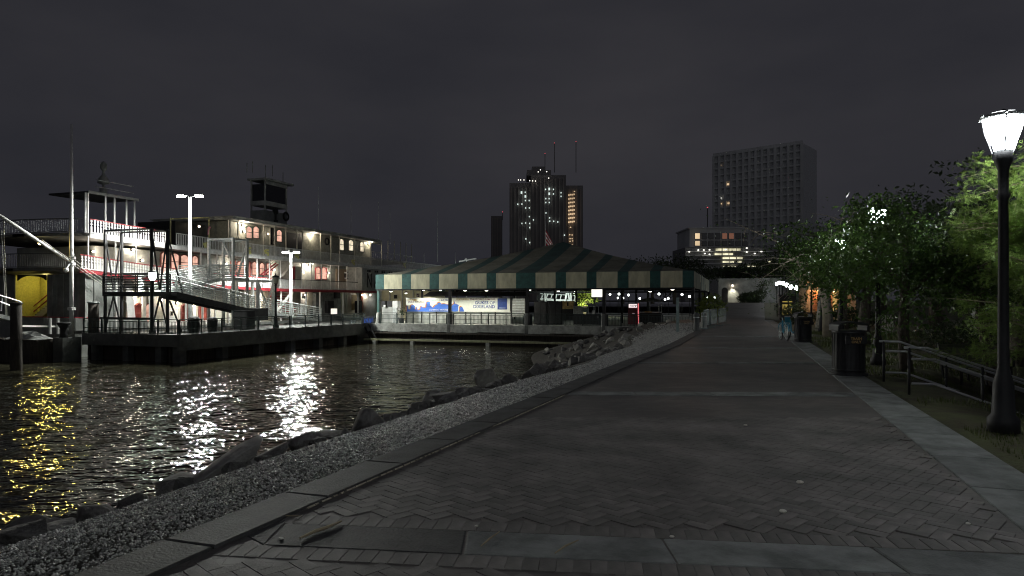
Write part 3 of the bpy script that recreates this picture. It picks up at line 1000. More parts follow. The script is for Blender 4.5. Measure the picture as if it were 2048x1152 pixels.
# texas deck windows
for (a, b, c, d, g) in ((492, 503, 453, 476, G_warmpane), (506, 517, 453, 476, G_warmpane), (553, 563, 460, 483, G_warmpane), (678, 687, 478, 500, G_paleplane), (697, 706, 480, 501, G_paleplane), (720, 727, 484, 503, G_paleplane)):
    window(a, b, c, d, -48.6, g, mat("dark_green_window_frame", (.05, .06, .05), .5), rise_=.2)
window(540, 549, 455, 490, -48.6, M_glassdk, M_cream, "texas_door", rise_=.02, sash=False)
for px in (460, 476, 527, 549, 572, 594, 605, 641, 662, 679, 709, 742, 763):
    y = yb(px, -47.7)
    MB().tube((-47.7, y, 6.2), (-47.7, y, 9.66), .065, 6).build("texas_post", M_cream, boat)
for k, (a, b) in enumerate(((572, 604),)):
    MB().box(-48.6, -48.5, yb(a, -48.6), yb(b, -48.6), 6.3, 9.3).build("dark_slatted_screen", M_darksteel, boat)
# lit end frame and stern posts, platform rail
ya, y2 = yb(744, -48), yb(829, -48)
MB().box(-57, -48, YT1 + .1, y2, 7.2, 7.34).build("stern_platform", M_deckunder, boat)
for px in (776, 788.5, 801, 812, 823):
    y = yb(px, -48.2); MB().tube((-48.2, y, 7.34), (-48.2, y, 10.3), .06, 6).build("stern_post", M_cream, boat)
mb = MB()
for k in range(26):
    y = ya + (y2 - ya) * k / 25
    mb.tube((-48.05, y, 7.34), (-48.05, y, 8.3), .02, 4)
mb.build("platform_baluster", M_rail_dim, boat, kind="stuff")
MB().bar((-48.05, ya, 8.33), (-48.05, y2, 8.33), .08, .06).build("platform_rail", M_rail_dim, boat)
MB().bar((-48.0, yb(744, -48), 9.5), (-48.0, yb(763, -48), 9.5), .12, .14).build("end_frame_beam", M_cream, boat)
# paddlebox with the name in large letters
x = XR_B + .02
pb = MB().box(x - 3.2, x, Y_PB, 100.4, 2.9, 5.75).build("paddlebox_wall", M_wallgrey, boat)
for k, ch in enumerate("NATCHEZ"):
    px = (733, 747.5, 760, 772, 784, 795, 806)[k]
    me_sz = 2.7
    yy = yb(px, x)
    text_part(ch, me_sz, (x + .03, yy, 3.3), pb, M_black, facing="+X", bold=.02, sx=.66, name="letter")
for px in (735, 739, 750, 754, 764, 768, 779, 783, 793, 797):
    y = yb(px, x)
    MB().box(x + .001, x + .1, y - .13, y + .13, 5.3, 5.55).build("eave_bracket", M_black, boat)
MB().box(x - 3, x + .02, Y_PB + .05, 100.2, 5.76, 5.86).build("paddlebox_cornice", M_white, boat)
# beige panel with ring buoy
pn = MB().box(XW_B + .01, XW_B + .12, yb(671, XW_B), yb(717, XW_B), 3.1, 5.6).build("beige_panel", mat("beige_panel_paint", (.50, .38, .28), .7, var=.15, scale=9), boat)
def ring_buoy(c, r, nm="ring_buoy", m=M_black):
    mb = MB(); pts = []
    N_ = 20
    for k in range(N_ + 1):
        t = 2 * math.pi * k / N_
        pts.append((c[0], c[1] + r * math.cos(t), c[2] + r * math.sin(t)))
    mb.path(pts, r * .26, 6)
    return mb.build(nm, m, boat, True)
rbuoy = ring_buoy(on_x(693.5, 551, XW_B + .3), .42)
mb = MB()
c_ = on_x(693.5, 551, XW_B + .3)
for k in range(4):
    t = math.pi / 4 + k * math.pi / 2
    mb.cbox((c_.x + .02, c_.y + .42 * math.cos(t), c_.z + .42 * math.sin(t) - .13), (.24, .18, .26))
mb.build("buoy_band", M_white, rbuoy)
ring_buoy(on_x(654, 483, -48.3), .4)
# life raft frames with yellow letters on the hurricane rail
M_yb = mat("yellow_board_paint", (.6, .58, .22), .5)
for (px, py) in ((497, 500), (533, 504), (594, 511), (706, 524), (809, 530), (413, 491)):
    p = on_x(px, py, XR_B + .1)
    q = MB()
    for (dy, dz, w_, h_) in ((-.2, .1, .2, .12), (.1, .2, .25, .1), (0, -.1, .3, .1), (.22, -.25, .14, .14)):
        q.box(p.x, p.x + .04, p.y + dy - w_, p.y + dy + w_, p.z + dz - h_, p.z + dz + h_)
    q.build("rail_number_board", M_yb, boat, kind="stuff")
# red stairs between main and boiler deck, white stringer, props
p0, p1 = on_x(556, 622, XR_B - 1.0), on_x(580, 582, XR_B - 1.0)
for k in range(9):
    z = p0.z + (p1.z - p0.z) * k / 8; y = yb(553, XR_B - 1) + .05 * k
    MB().box(XR_B - 1.4 - .12 * k, XR_B - 1.0 - .12 * k, y, y + 3.4, z - .1, z).build("red_stair_tread", M_red, boat)
MB().bar(on_x(551, 626, XR_B - .2), on_x(581, 588, XR_B - .2), .34, .1).build("white_stair_stringer", M_white, boat)
MB().bar(on_x(522, 549, XR_B - 1.2), on_x(552, 526, XR_B - 1.2), .1, .12).build("red_stair_rail", M_red, boat)
MB().bar(on_x(527, 551, XR_B - 1.2), on_x(556, 529, XR_B - 1.2), .1, .12).build("red_stair_rail", M_red, boat)
MB().bar(on_x(563, 553, XR_B - 1.0), on_x(582, 532, XR_B - 1.0), .4, .08).build("boiler_stair_stringer", M_wallgrey, boat)
MB().bar(on_x(586, 533, XR_B - 1.3), on_x(586, 572, XR_B - 1.3), .4, .3).build("red_trim_post", M_red, boat)
MB().bar(on_x(595, 533, XR_B - 1.3), on_x(595, 572, XR_B - 1.3), .9, .3).build("lit_wall_panel", M_cream, boat)
# aft main deck: doors, tank casing, dark machinery, white drum
xm = XW_B + .4
for (a, b, c, d, m, nm) in ((600, 612, 585, 626, M_white, "white_panel_door"), (614, 627, 585, 618, M_cream, "panel_door"), (692, 695, 584, 624, M_cream, "lit_jamb"), (703, 712, 590, 620, mat("ochre_door", (.28, .2, .08), .6), "ochre_door"),
                            (722, 725, 584, 622, mat("rust_red_pipe", (.3, .1, .06), .6), "rust_pipe")):
    pm = (a + b) / 2
    MB().box(xm, xm + .12, yb(a, xm), yb(b, xm), zb(pm, d, xm), zb(pm, c, xm)).build(nm, m, boat)
MB().box(xm + .02, xm + .16, yb(602.5, xm), yb(608.5, xm), zb(605, 596, xm), zb(605, 587, xm)).build("dark_door_light", M_glassdk, boat)
q = MB(); cy = (yb(637, -47) + yb(687, -47)) / 2; rr_ = (yb(687, -47) - yb(637, -47)) / 2
q.box(-48.3, -47.4, yb(632, -47.4), yb(682, -47.4), -.6, 2.45)
q.build("grey_tank_casing", mat("scuffed_grey_casing", (.16, .17, .165), .5, var=.5, scale=1.5, bump=.01), boat)
for (a, b, c, d) in ((653, 665, 602, 626), (670, 678, 584, 597), (712, 722, 602, 626)):
    MB().box(-47.38, -47.0, yb(a, -47.2), yb(b, -47.2), zb(a, d, -47.2), zb(a, c, -47.2)).build("dark_machinery_box", M_black, boat)
cx, cy = -47.4, yb(738, -47.4)
MB().lathe((cx, cy, -.6), [(.95, 0), (.95, 3.2), (.5, 3.25)], 20).build("white_drum", M_white, boat, True)
# pilothouse on the texas roof
y0, y1 = yb(530, -50.9), yb(574, -50.9)
zr = zb(531, 360, -50.9); zmid0, zmid1 = zb(550, 414, -50.9), zb(550, 405, -50.9)
ph = MB().box(-52.9, -50.9, y0, y1, 9.98, zb(531, 420, -50.9)).build("pilothouse", M_hull, boat)
MB().box(-52.9, -50.85, y0, y1, zmid0, zmid1).build("pilothouse_belt", M_wallgrey, ph)
for yy in (y0 + .06, y1 - .06):
    for xx in (-50.95, -52.8):
        MB().box(xx - .07, xx + .07, yy - .07, yy + .07, zb(531, 420, -50.9), zr).build("pilothouse_post", M_wallgrey, ph)
MB().box(-52.8, -51.0, y0 + .13, y1 - .13, zmid1 + .01, zr - .4).build("pilothouse_glass", M_glassdk, ph)
MB().box(-53.1, -50.5, y0 - .3, yb(588, -50.5), zr, zr + .22).build("pilothouse_roof", M_wallgrey, ph)
MB().box(-50.96, -50.84, y0 + .14, y1 - .14, zr - .42, zr - .05).build("pilothouse_header", M_wallgrey, ph)
q = MB()
p = on_x(551, 430, -50.86)
q.lathe((p.x, p.y, p.z - .9), [(.1, 0), (.3, .05), (.3, .3), (.12, .35), (.12, 1.0), (.28, 1.05), (.34, 1.35), (.2, 1.6), (.05, 1.7)], 10)
q.build("searchlight_pedestal", M_black, ph)
ring_buoy(on_x(572, 433, -50.8), .45)
for (px, py0, py1) in ((531, 330, 358), (545, 330, 352), (505, 322, 345), (494, 326, 345), (566, 345, 366)):
    MB().tube(on_x(px, py1, -52.5), on_x(px, py0, -52.5), .05, 5).build("whistle_pipe", M_wallgrey, boat)
# flagpoles
for (px, py0, py1, x, m) in ((637, 374, 455, -50, M_galv), (702, 392, 466, -50, M_galv), (757, 404, 478, -50, M_galv), (780, 404, 486, -55, M_galv), (875, 425, 522, -47, M_galv), (848, 506, 522, -47, M_galv), (911, 505, 530, -47, M_galv)):
    MB().tube(on_x(px, py1 + 2, x), on_x(px, py0, x), .06, 6, .035).build("flagpole", m, boat)
# foredeck canopy with its rail and bell
xa = -48.4
y0, y1 = yb(176, xa), yb(277, xa)
zr = 10.05
cnp = MB().box(xa - 4.2, xa, y0, y1, zr, zr + .14).build("foredeck_canopy", M_darksteel, boat)
MB().box(xa + .002, xa + .05, y0, y1, zr - .04, zr + .18).build("canopy_edge", M_wallgrey, cnp)
for px in (171, 176, 211, 229, 253, 269):
    y = yb(px, xa - .1)
    MB().tube((xa - .1, y, z_hur(y)), (xa - .1, y, zr), .065, 6).build("canopy_post", M_white, boat)
for dz in (.5, 1.05):
    MB().bar((xa - .4, yb(200, xa), zr + .16 + dz), (xa - .4, yb(274, xa), zr + .16 + dz), .06, .05).build("canopy_rail", M_rail_dim, boat)
c_ = on_x(207, 378, -49.5)
q = MB(); q.lathe((c_.x, c_.y, zr + .16), [(.3, 0), (.3, .6), (.1, .7), (.1, .9), (.45, 1.0), (.4, 1.3), (.22, 1.6), (.1, 1.75), (.1, 2.0), (.25, 2.2), (.25, 2.6), (.05, 2.8)], 12)
q.build("roof_bell", M_hull, boat, True)
# awning frame beside the funnel casing, lit yellow
xa = -49.8
M_aw = mat("pale_yellow_awning_frame", (.55, .52, .25), .6)
MB().bar(on_x(341, 438, xa), on_x(418, 435, xa), .1, .12).build("awning_beam", M_aw, boat)
for px in (341, 418):
    p = on_x(px, 436, xa)
    MB().tube((xa, p.y, z_hur(p.y)), p, .06, 6).build("awning_post", M_aw, boat)
p = on_x(341, 447, xa)
MB().box(xa - 4.8, xa - .3, yb(355, xa), yb(415, xa), z_hur(50), zb(390, 446, xa)).build("funnel_casing", M_black, boat)
q = [on_x(416, 470, -47), on_x(417, 458, -47), on_x(419, 453, -47), on_x(421, 456, -47)]
MB().path(q, .07, 6).build("curved_handrail", mat("pink_paint", (.6, .25, .3), .5), boat)
# wall lamps
def wall_lamp(px, py, x, w_, col=(1.0, .86, .68), off=.35, r=.1):
    p = on_x(px, py, x)
    f = MB().cbox((p.x + .07, p.y, p.z - .12), (.14, .2, .24)).build("wall_lamp", M_black, boat)
    MB().ball((p.x + .2, p.y, p.z), r, 6).build("lamp_glass", G_bulb, f)
    lamp("wall_lamp_light", 'POINT', (p.x + off + .05, p.y, p.z), w_ * 4.0, col, .1, boat)
for (px, py, w_) in ((183, 503, 22), (263, 499, 30), (281, 521, 6), (450, 528, 12), (545, 540, 16), (617, 530, 55), (655, 546, 8), (604, 545, 10)):
    wall_lamp(px, py, XW_B, w_)
for (px, py, w_) in ((265, 596, 34), (322, 600, 12), (352, 606, 16), (384, 612, 12), (428, 610, 8), (520, 600, 16), (607, 590, 10), (722, 590, 4)):
    wall_lamp(px, py, XW_B + (.5 if px > 590 else 0), w_)
for (px, py, w_) in ((483, 450, 38), (486, 463, 12), (622, 470, 34), (736, 487, 26), (533, 468, 2)):
    wall_lamp(px, py, -48.6, w_)
wall_lamp(395, 453, -49.8, 3, (1, .85, .55))
wall_lamp(738, 590, -46.4, 5, (.95, 1, .9))
MB().ball(on_y(80, 486, YF - .6), .14, 6).build('bow_lamp_glass', glow('yellow_lamp_glass', (1, .85, .35), 12), boat)
q = on_y(80, 487, YF - .8)
lamp("bow_flood_light", 'SPOT', q, 900, (1, .74, .16), .2, boat, aim=(-10, 14, -2.6), cone=70, blend=.6)
# interior glow light box near the quay ramp
MB().cbox(on_x(668, 629, -45.6), (.5, .55, .7)).build("deck_light_box", glow("lit_white_box", (1, .93, .8), 1.1), boat)
# derrick mast, boom and stays
xm_ = -45.95
mz = lambda py: zb(143, py, xm_)
ym_ = yb(143, xm_)
mast = MB().path([(xm_, ym_, -.8), (xm_, ym_, mz(505)), (xm_, ym_, mz(400)), (xm_, ym_, mz(248))], [.15, .145, .11, .08], 12).build("derrick_mast", M_white, boat, True)
for py in (516, 528, 618):
    MB().lathe((xm_, ym_, mz(py) - .1), [(.15, 0), (.27, .02), (.27, .2), (.15, .22)], 12).build("mast_collar", M_white, mast)
b0 = on_x(139, 523, xm_); b1 = on_x(-40, 405, -44.5)
MB().path([b0, b0.lerp(b1, .5), b1], [.09, .13, .1], 8).build("boom", M_white, boat, True)
MB().ball(on_x(132, 540, xm_ + .2), .18, 6).build("tackle_block", M_white, boat)
MB().tube(on_x(143, 522, xm_ + .1), on_x(130, 542, xm_ + .2), .05, 6).build("tackle", M_galv, boat)
for (a, b) in (((146, 518), (246, 586)), ((146, 524), (240, 590)), ((148, 531), (252, 604)), ((84, 480), (143, 521)), ((90, 484), (143, 526)), ((7, 440), (14, 640)), ((3, 460), (12, 640))):
    MB().tube(on_x(*a, xm_ + .1), on_x(*b, xm_ + .3), .028, 5).build("stay_rope", M_rope, boat)
# landing stage at the far bow
st = MB().prism([on_x(-60, 612, -44.8), on_x(21, 633, -44.8), on_x(21, 641, -44.8), on_x(-60, 622, -44.8)], (-1.6, 0, 0)).build("landing_stage", M_galv, boat)
for (a, b) in (((-40, 578), (42, 604)), ((-40, 588), (22, 612))):
    MB().tube(on_x(*a, -44.9), on_x(*b, -44.9), .045, 6).build("stage_rail", M_galv, st)
for (a, b) in (((4, 596), (2, 622)), ((41, 604), (41, 614))):
    MB().tube(on_x(*a, -44.9), on_x(*b, -44.9), .04, 6).build("stage_post", M_galv, st)
MB().bar(on_x(44, 652, XR_B - .2), on_x(118, 653, XR_B - .2), .1, .12).build("white_rub_rail", M_white, boat)
for px in (100, 116):
    MB().tube(on_x(px, 636, XR_B - .1), on_x(px, 668, XR_B - .1), .09, 8).build("mooring_post", M_white, boat)
# ------------------------------------------------------------------ quay, its railings, ramps and lamps
XD, YD0, YD1 = -35.3, 36.0, 60.0
mb = MB()
mb.box(-44.0, XD - .2, YD0 + .2, YD1 + 66, ZQ - .5, ZQ)
quay = mb.build("quay_deck", M_dconc, kind="structure")
MB().box(XD - .21, -2.4, YD1 + .25, YD1 + 66, ZQ - .5, ZQ - .004).build("quay_deck", M_conc, kind="structure")
# front wall panels (dark side facing the inlet, and the short end)
y = YD0
while y < YD1 - .1:
    y2 = min(y + 4.0, YD1)
    MB().box(XD - .2, XD, y + .01, y2 - .01, -1.75, ZQ + .06).build("concrete_panel", M_dconc, quay)
    MB().box(XD - 1.0, XD - .4, y + .4, y + 1.0, -5, -1.2).build("quay_pile", M_dconc, quay)
    y = y2
MB().box(XD - 1.2, XD - 1.1, YD0 + .3, YD1, -4.5, -.8).build("quay_back_wall", M_wood, quay)
x = -44.0
while x < XD - .3:
    x2 = min(x + 2.9, XD - .2)
    MB().box(x + .01, x2 - .01, YD0, YD0 + .2, -1.5, ZQ + .05).build("concrete_panel", M_dconc, quay)
    MB().box(x + .3, x + .8, YD0 + .5, YD0 + 1.0, -5, -1.2).build("quay_pile", M_dconc, quay)
    x = x2
MB().box(-44, XD - .5, YD0 + 1.2, YD0 + 1.3, -4.5, -.9).build("quay_back_wall", M_wood, quay)

def fence(name, p0, p1, label, posts=6, h=1.05, z=ZQ, m=M_iron, group=None, pick=.12, rails=(1.0, .86, .42, .1), t=.022):
    a, b = Vector((*p0, z)), Vector((*p1, z))
    f = thing(name, label, "railing", (a + b) / 2, group)
    d = (b - a); L = d.length
    for k, q in enumerate(rails):
        hh = h * q
        MB().bar(a + Vector((0, 0, hh)), b + Vector((0, 0, hh)), .07 if k == 0 else .045, .06 if k == 0 else .04).build("top_rail" if k == 0 else "cross_rail", m, f)
    for k in range(posts + 1):
        p = a.lerp(b, k / posts)
        MB().bar(p, p + Vector((0, 0, h)), .08).build("fence_post", m, f)
    mb = MB(); n_ = int(L / pick)
    for k in range(n_):
        p = a.lerp(b, (k + .5) / n_)
        mb.bar(p + Vector((0, 0, h * .1)), p + Vector((0, 0, h * .86)), t)
    mb.build("picket", m, f, kind="stuff")
    return f

fence("quay_railing", (XD - .1, YD0 + .1), (XD - .1, 47.8), "long dark green iron railing on the quay edge up to the unlit lantern", 6)
fence("quay_railing", (XD - .1, 48.0), (XD - .1, YD1 - .3), "dark green iron railing on the quay edge between the second black lamp and the pavilion", 6)
fence("quay_railing", (-43.9, YD0 + .1), (XD - .25, YD0 + .1), "dark green iron railing across the short end of the quay below the mast", 5)

def ramp_rails(t, p0, p1, w_, m, n_=6, h=1.15, side=(1, 0)):
    """horizontal bars and posts on both sides of a walkway from p0 to p1"""
    p0, p1 = Vector(p0), Vector(p1); s = Vector((*side, 0)) * (w_ / 2)
    L = (p1 - p0).length; np_ = max(2, int(L / 1.25))
    for sg in (-1, 1):
        for k in range(n_):
            z = Vector((0, 0, .15 + (h - .15) * k / (n_ - 1)))
            MB().tube(p0 + s * sg + z, p1 + s * sg + z, .036 if k < n_ - 1 else .045, 5).build("rail_bar", m, t)
        for k in range(np_ + 1):
            p = p0.lerp(p1, k / np_) + s * sg
            MB().bar(p, p + Vector((0, 0, h)), .06).build("rail_post", m, t)

def tower(name, label, xs, ys, z0, ztop, m, r=.13, vb=True):
    t = thing(name, label, "gangway tower", (sum(xs) / 2, sum(ys) / 2, z0))
    for x in xs:
        for y in ys:
            MB().bar((x, y, z0), (x, y, ztop), r * 2).build("column", m, t)
    for y in ys:
        MB().bar((xs[0], y, ztop - .1), (xs[1], y, ztop - .1), r * 1.5).build("top_beam", m, t)
    for x in xs:
        MB().bar((x, ys[0], ztop - .1), (x, ys[1], ztop - .1), r * 1.3).build("top_beam", m, t)
    return t

# dark gangway tower beside the bow, with its platform and V braces
ta = tower("gangway_tower", "tall black steel gangway tower with V braces standing by the bow of the steamer", (-43.9, -39.55), (37.8, 39.2), ZQ, 6.8, M_darksteel, .08)
for x in (-43.9, -39.55):
    for y in (37.8, 39.2):
        MB().bar((x, y, 6.5), (x, 38.5, 2.4), .085).build("v_brace", M_darksteel, ta)
        MB().bar((x, 38.5, 1.9), (x, y, -.45), .085).build("v_brace", M_darksteel, ta)
MB().bar((-39.55, 39.25, 6.3), (-39.55, 40.6, 2.2), .085).build("v_brace", M_darksteel, ta)
MB().bar((-39.55, 39.4, 1.6), (-39.55, 40.5, -.7), .085).build("v_brace", M_darksteel, ta)
MB().box(-44.0, -39.4, 37.65, 39.35, 1.92, 2.24).build("platform", M_darksteel, ta)
ramp_rails(ta, (-44.0, 38.5, 2.24), (-39.4, 38.5, 2.24), 1.6, M_darksteel, 7, 1.3, side=(0, 1))
for x in (-43.6, -42.0, -40.4):
    MB().bar((x - .8, 37.8, .35), (x + .8, 37.8, .35), .1).build("cross_tie", M_darksteel, ta)
# ramp going down along the quay
def ramp(name, label, p0, p1, w_, m, rm, n_=6, h=1.15, stringer=.36):
    t = thing(name, label, "gangway", ((p0[0] + p1[0]) / 2, (p0[1] + p1[1]) / 2, ZQ))
    p0, p1 = Vector(p0), Vector(p1); s = Vector((w_ / 2, 0, 0)); dn = Vector((0, 0, -stringer))
    MB().add([p0 - s, p0 + s, p1 + s, p1 - s, p0 - s - Vector((0, 0, .08)), p0 + s - Vector((0, 0, .08)), p1 + s - Vector((0, 0, .08)), p1 - s - Vector((0, 0, .08))],
             [(0, 1, 2, 3), (4, 7, 6, 5), (0, 4, 5, 1), (1, 5, 6, 2), (2, 6, 7, 3), (3, 7, 4, 0)]).build("walkway", m, t)
    for sg in (-1, 1):
        MB().prism([p0 + s * sg * 1.02, p1 + s * sg * 1.02, p1 + s * sg * 1.02 + dn, p0 + s * sg * 1.02 + dn], (.05 * sg, 0, 0)).build("stringer", m, t)
    ramp_rails(t, p0, p1, w_, rm, n_, h)
    return t
ra = ramp("gangway_ramp", "dark gangway ramp sloping down from the black tower to a low landing", (-39.5, 39.3, 2.24), (-39.5, 46.9, .95), 1.4, M_darksteel, M_galv, 7, 1.15, .45)
MB().box(-40.3, -38.7, 46.95, 49.3, -.1, .95).build("landing", M_darksteel, ra)
for sg in (-.75, .75):
    MB().box(-39.5 + sg - .08, -39.5 + sg + .08, 47.2, 47.4, ZQ, -.1).build("landing_leg", M_darksteel, ra)
ramp("gangway_ramp", "silver gangway ramp rising from the black tower up to the silver tower", (-41.9, 39.4, 2.1), (-41.9, 46.4, 3.5), 1.3, M_galv, M_galv, 6, 1.15, .28)
ramp("gangway_ramp", "long pale gangway ramp running down past the white flood lamp toward the pavilion", (-41.7, 49.0, 1.0), (-41.7, 60.5, -.35), 1.5, M_galv, M_galv, 6, 1.15, .25)
tb = tower("gangway_tower", "tall silver gangway tower with diagonal braces beside the boarding ramp", (-42.5, -40.0), (46.5, 48.2), ZQ, 6.85, M_galv, .095)
MB().bar((-42.5, 48.2, 6.6), (-41.2, 48.2, 4.3), .12).build("diagonal_brace", M_galv, tb)
MB().bar((-40.0, 48.2, 6.6), (-41.0, 48.2, 3.6), .12).build("diagonal_brace", M_galv, tb)
MB().box(-45.9, -40, 46.6, 48.1, 3.3, 3.5).build("boarding_platform", M_galv, tb)
ramp_rails(tb, (-45.9, 47.35, 3.5), (-40.0, 47.35, 3.5), 1.4, M_galv, 6, 1.1, side=(0, 1))
tc_ = tower("gangway_tower", "low silver gangway frame with crossed braces next to the long pale ramp", (-42.8, -40.5), (50.2, 52.3), ZQ, 3.45, M_galv, .11)
MB().bar((-40.5, 50.2, 3.2), (-39.9, 51.2, .4), .1).build("diagonal_brace", M_galv, tc_)
MB().bar((-40.5, 52.3, 3.2), (-41.6, 52.3, .2), .12).build("diagonal_brace", M_galv, tc_)

# low timber pontoon that carries the quay line on past the bow
pt = thing("timber_pontoon", "low dark timber pontoon floating across the bow beyond the quay end", "pontoon", (-54, 34.3, ZW))
MB().box(-66, -44.9, 33.5, 35.1, ZW - .4, -1.15).build("pontoon_hull", M_wood, pt)
for k in range(14):
    x = -65.9 + k * 1.5
    MB().box(x, x + 1.46, 33.45, 35.15, -1.147, -1.05).build("deck_plank", M_wood, pt)
for k in range(8):
    MB().box(-65 + k * 2.6, -64.7 + k * 2.6, 33.2, 33.48, ZW - .3, -.95).build("fender_post", M_wood, pt)
tp = thing("tarpaulin_heap", "crumpled pale tarpaulin heap on the pontoon by the mooring posts", "tarpaulin", (-46.8, 34.3, -1.05))
mb = MB(); rv = random.Random(8); n_ = 10
for i in range(n_ + 1):
    for k in range(7):
        u, v = i / n_, k / 6
        hgt = .55 * math.sin(math.pi * u) ** .7 * math.sin(math.pi * v) ** .7
        mb.v.append((-48.4 + 3.2 * u, 33.7 + 1.3 * v, -1.045 + hgt * rv.uniform(.6, 1.15)))
for i in range(n_):
    for k in range(6):
        a = i * 7 + k
        mb.f.append((a, a + 7, a + 8, a + 1))
mb.build("tarpaulin_sheet", mat("grey_tarpaulin", (.30, .31, .30), .45, var=.3), tp)

# flood lamps with twin heads
def flood(px, py, x, label, power, arm=.5, aims=((-7.5, -1.4), (3, -10)), cone=104, rp=1.0):
    top = on_x(px, py, x)
    t = thing("flood_lamp", label, "lamp post", (x, top.y, ZQ))
    MB().path([(x, top.y, ZQ), (x, top.y, ZQ + .5), (x, top.y, top.z - .1)], [.17, .16, .11], 12).build("lamp_pole", M_galv, t, True)
    MB().cbox((x, top.y, ZQ), (.5, .5, .12)).build("base_plate", M_galv, t)
    for sg in (-1, 1):
        rd = Vector((CT, ST, 0)) * sg            # heads stick out to both sides
        a = Vector((x, top.y, top.z))
        MB().bar(a - Vector((0, 0, .12)), a + rd * arm + Vector((0, 0, .02)), .07).build("lamp_arm", M_galv, t)
        c = a + rd * (arm + .22)
        hd = MB().cbox((c.x, c.y, c.z), (.62, .34, .12), TH).build("lamp_head", M_galv, t)
        MB().cbox((c.x, c.y, c.z - .11), (.52, .28, .105), TH).build("lamp_lens", G_led, hd)
        lamp("flood_light", 'SPOT', (c.x, c.y, c.z - .2), power * (1 if sg < 0 else rp), (.98, 1.0, .93), .25, t, aim=(c.x + aims[0 if sg < 0 else 1][0], c.y + aims[0 if sg < 0 else 1][1], c.z - 8), cone=cone if sg < 0 else 150, blend=.6)
    return t
flood(380, 391, -40.7, "tall steel flood lamp with two bright heads rising above the silver ramp", 5200, rp=3.2)
flood(582, 504, -41.0, "shorter white flood lamp with two bright heads beside the long pale ramp", 6500, .32, ((-4.5, 1.0), (13, -2.0)), 124, 1.65)

# black lantern posts on the quay
def lantern(x, y, z0, h, lit, label, group=None):
    t = thing("lantern_post", label, "street lamp", (x, y, z0), group)
    MB().lathe((x, y, z0), [(.24, 0), (.24, .25), (.16, .32), (.13, .9), (.09, 1.0), (.075, h - .75), (.12, h - .7), (.07, h - .66), (.16, h - .56)], 12).build("lamp_pole", M_black, t, True)
    g = MB().lathe((x, y, z0), [(.13, h - .56), (.21, h - .42), (.25, h - .18), (.23, h - .06)], 10).build("lamp_globe", glow("pale_green_lantern_glass", (.85, 1, .80), 26) if lit else mat("unlit_lantern_glass", (.5, .5, .42), .3), t, True)
    MB().lathe((x, y, z0), [(.30, h - .06), (.27, h + .03), (.12, h + .1), (.05, h + .16), (.02, h + .34)], 12).build("lamp_cap", M_black, t, True)
    return t
lantern(-38.4, 36.75, ZQ, 4.3, True, "black lantern post with a lit pale green globe at the quay corner")
lantern(-36.5, 47.45, ZQ, 4.3, False, "black lantern post with its globe unlit beside the long pale ramp")

# piles and bollards
def pile(x, y, z0, z1, r, m, label, cap=None):
    t = thing("mooring_pile", label, "pile", (x, y, z0))
    MB().lathe((x, y, z0), [(r * 1.04, 0), (r, (z1 - z0) * .5), (r * .97, z1 - z0)], 14).build("pile_shaft", m, t, True)
    MB().lathe((x, y, z1), [(r * 1.08, -.03), (r * 1.1, .05), (r * .6, .1)], 14).build("pile_cap", cap or m, t, True)
pile(-41.6, 29.7, -5, 1.42, .31, M_wood, "thick black timber mooring pile standing alone in the water by the landing stage")
pile(-44.9, 37.7, -3, 1.45, .36, M_wood, "round black mooring pile with a pale rim behind the quay end railing", M_galv)
q = thing("mooring_bollard", "squat flared iron bollard at the quay end beside the white mooring posts", "bollard", (-44.3, 34.9, -1.2))
MB().box(-44.8, -43.9, 34.5, 35.9, -4, -.95).build("bollard_plinth", M_dconc, q)
MB().lathe((-44.3, 34.9, -.95), [(.28, 0), (.2, .3), (.2, .6), (.42, .95), (.4, 1.05)], 14).build("bollard_post", M_black, q, True)
def bin_(x, y, z0, r, h, label, m=M_black):
    t = thing("waste_barrel", label, "barrel", (x, y, z0))
    MB().lathe((x, y, z0), [(r * .85, 0), (r, h * .5), (r * .97, h)], 14).build("barrel_body", m, t, True)
    MB().lathe((x, y, z0 + h), [(r * 1.06, 0), (r * 1.06, .06), (r * .7, .24), (r * .2, .3)], 14).build("barrel_lid", m, t, True)
bin_(-36.3, 38.3, ZQ, .42, .95, "round black waste barrel behind the quay railing, left of the dark box")
bin_(-36.3, 40.1, ZQ, .36, .85, "smaller black barrel behind the quay railing next to the bigger waste barrel")
bk = thing("control_cabinet", "square black steel cabinet on the quay under the ramp landing", "cabinet", (-38.0, 45.4, ZQ))
MB().cbox((-37.6, 45.0, ZQ), (1.3, .9, 1.5)).build("cabinet_body", M_black, bk)
MB().cbox((-37.6, 45.0, ZQ + 1.5), (1.4, 1.0, .06)).build("cabinet_top", M_darksteel, bk)
MB().box(-38.2, -37.0, 44.52, 44.549, ZQ + .1, ZQ + 1.4).build("cabinet_door", M_darksteel, bk)
# notice board with blue marks at the end of the railing
nb_ = thing("notice_board", "dark framed notice board with blue scrawl at the pavilion end of the quay railing", "board", (XD + .02, 58.4, ZQ))
a, b = on_x(725, 633, XD + .05), on_x(748, 647, XD + .05)
MB().box(XD + .0, XD + .05, a.y, b.y, b.z, a.z).build("board_panel", mat("navy_board", (.012, .018, .05), .4), nb_)
q = MB(); rv = random.Random(4)
for k in range(6):
    y = a.y + (b.y - a.y) * (.15 + .13 * k); z = (a.z + b.z) / 2 + rv.uniform(-.1, .1)
    q.bar((XD + .056, y, z - .2), (XD + .056, y + .12, z + .22), .1, .012, up=Vector((1, 0, 0)))
q.build("blue_scrawl", glow("backlit_blue_print", (.08, .2, .8), .45), nb_)
for k in (a.y - .05, b.y + .05):
    MB().box(XD - .02, XD + .07, k - .05, k + .05, ZQ, a.z + .05).build("board_post", M_iron, nb_)
s_ = MB(); a, b = on_x(703, 641, XD + .02), on_x(711, 646, XD + .02)
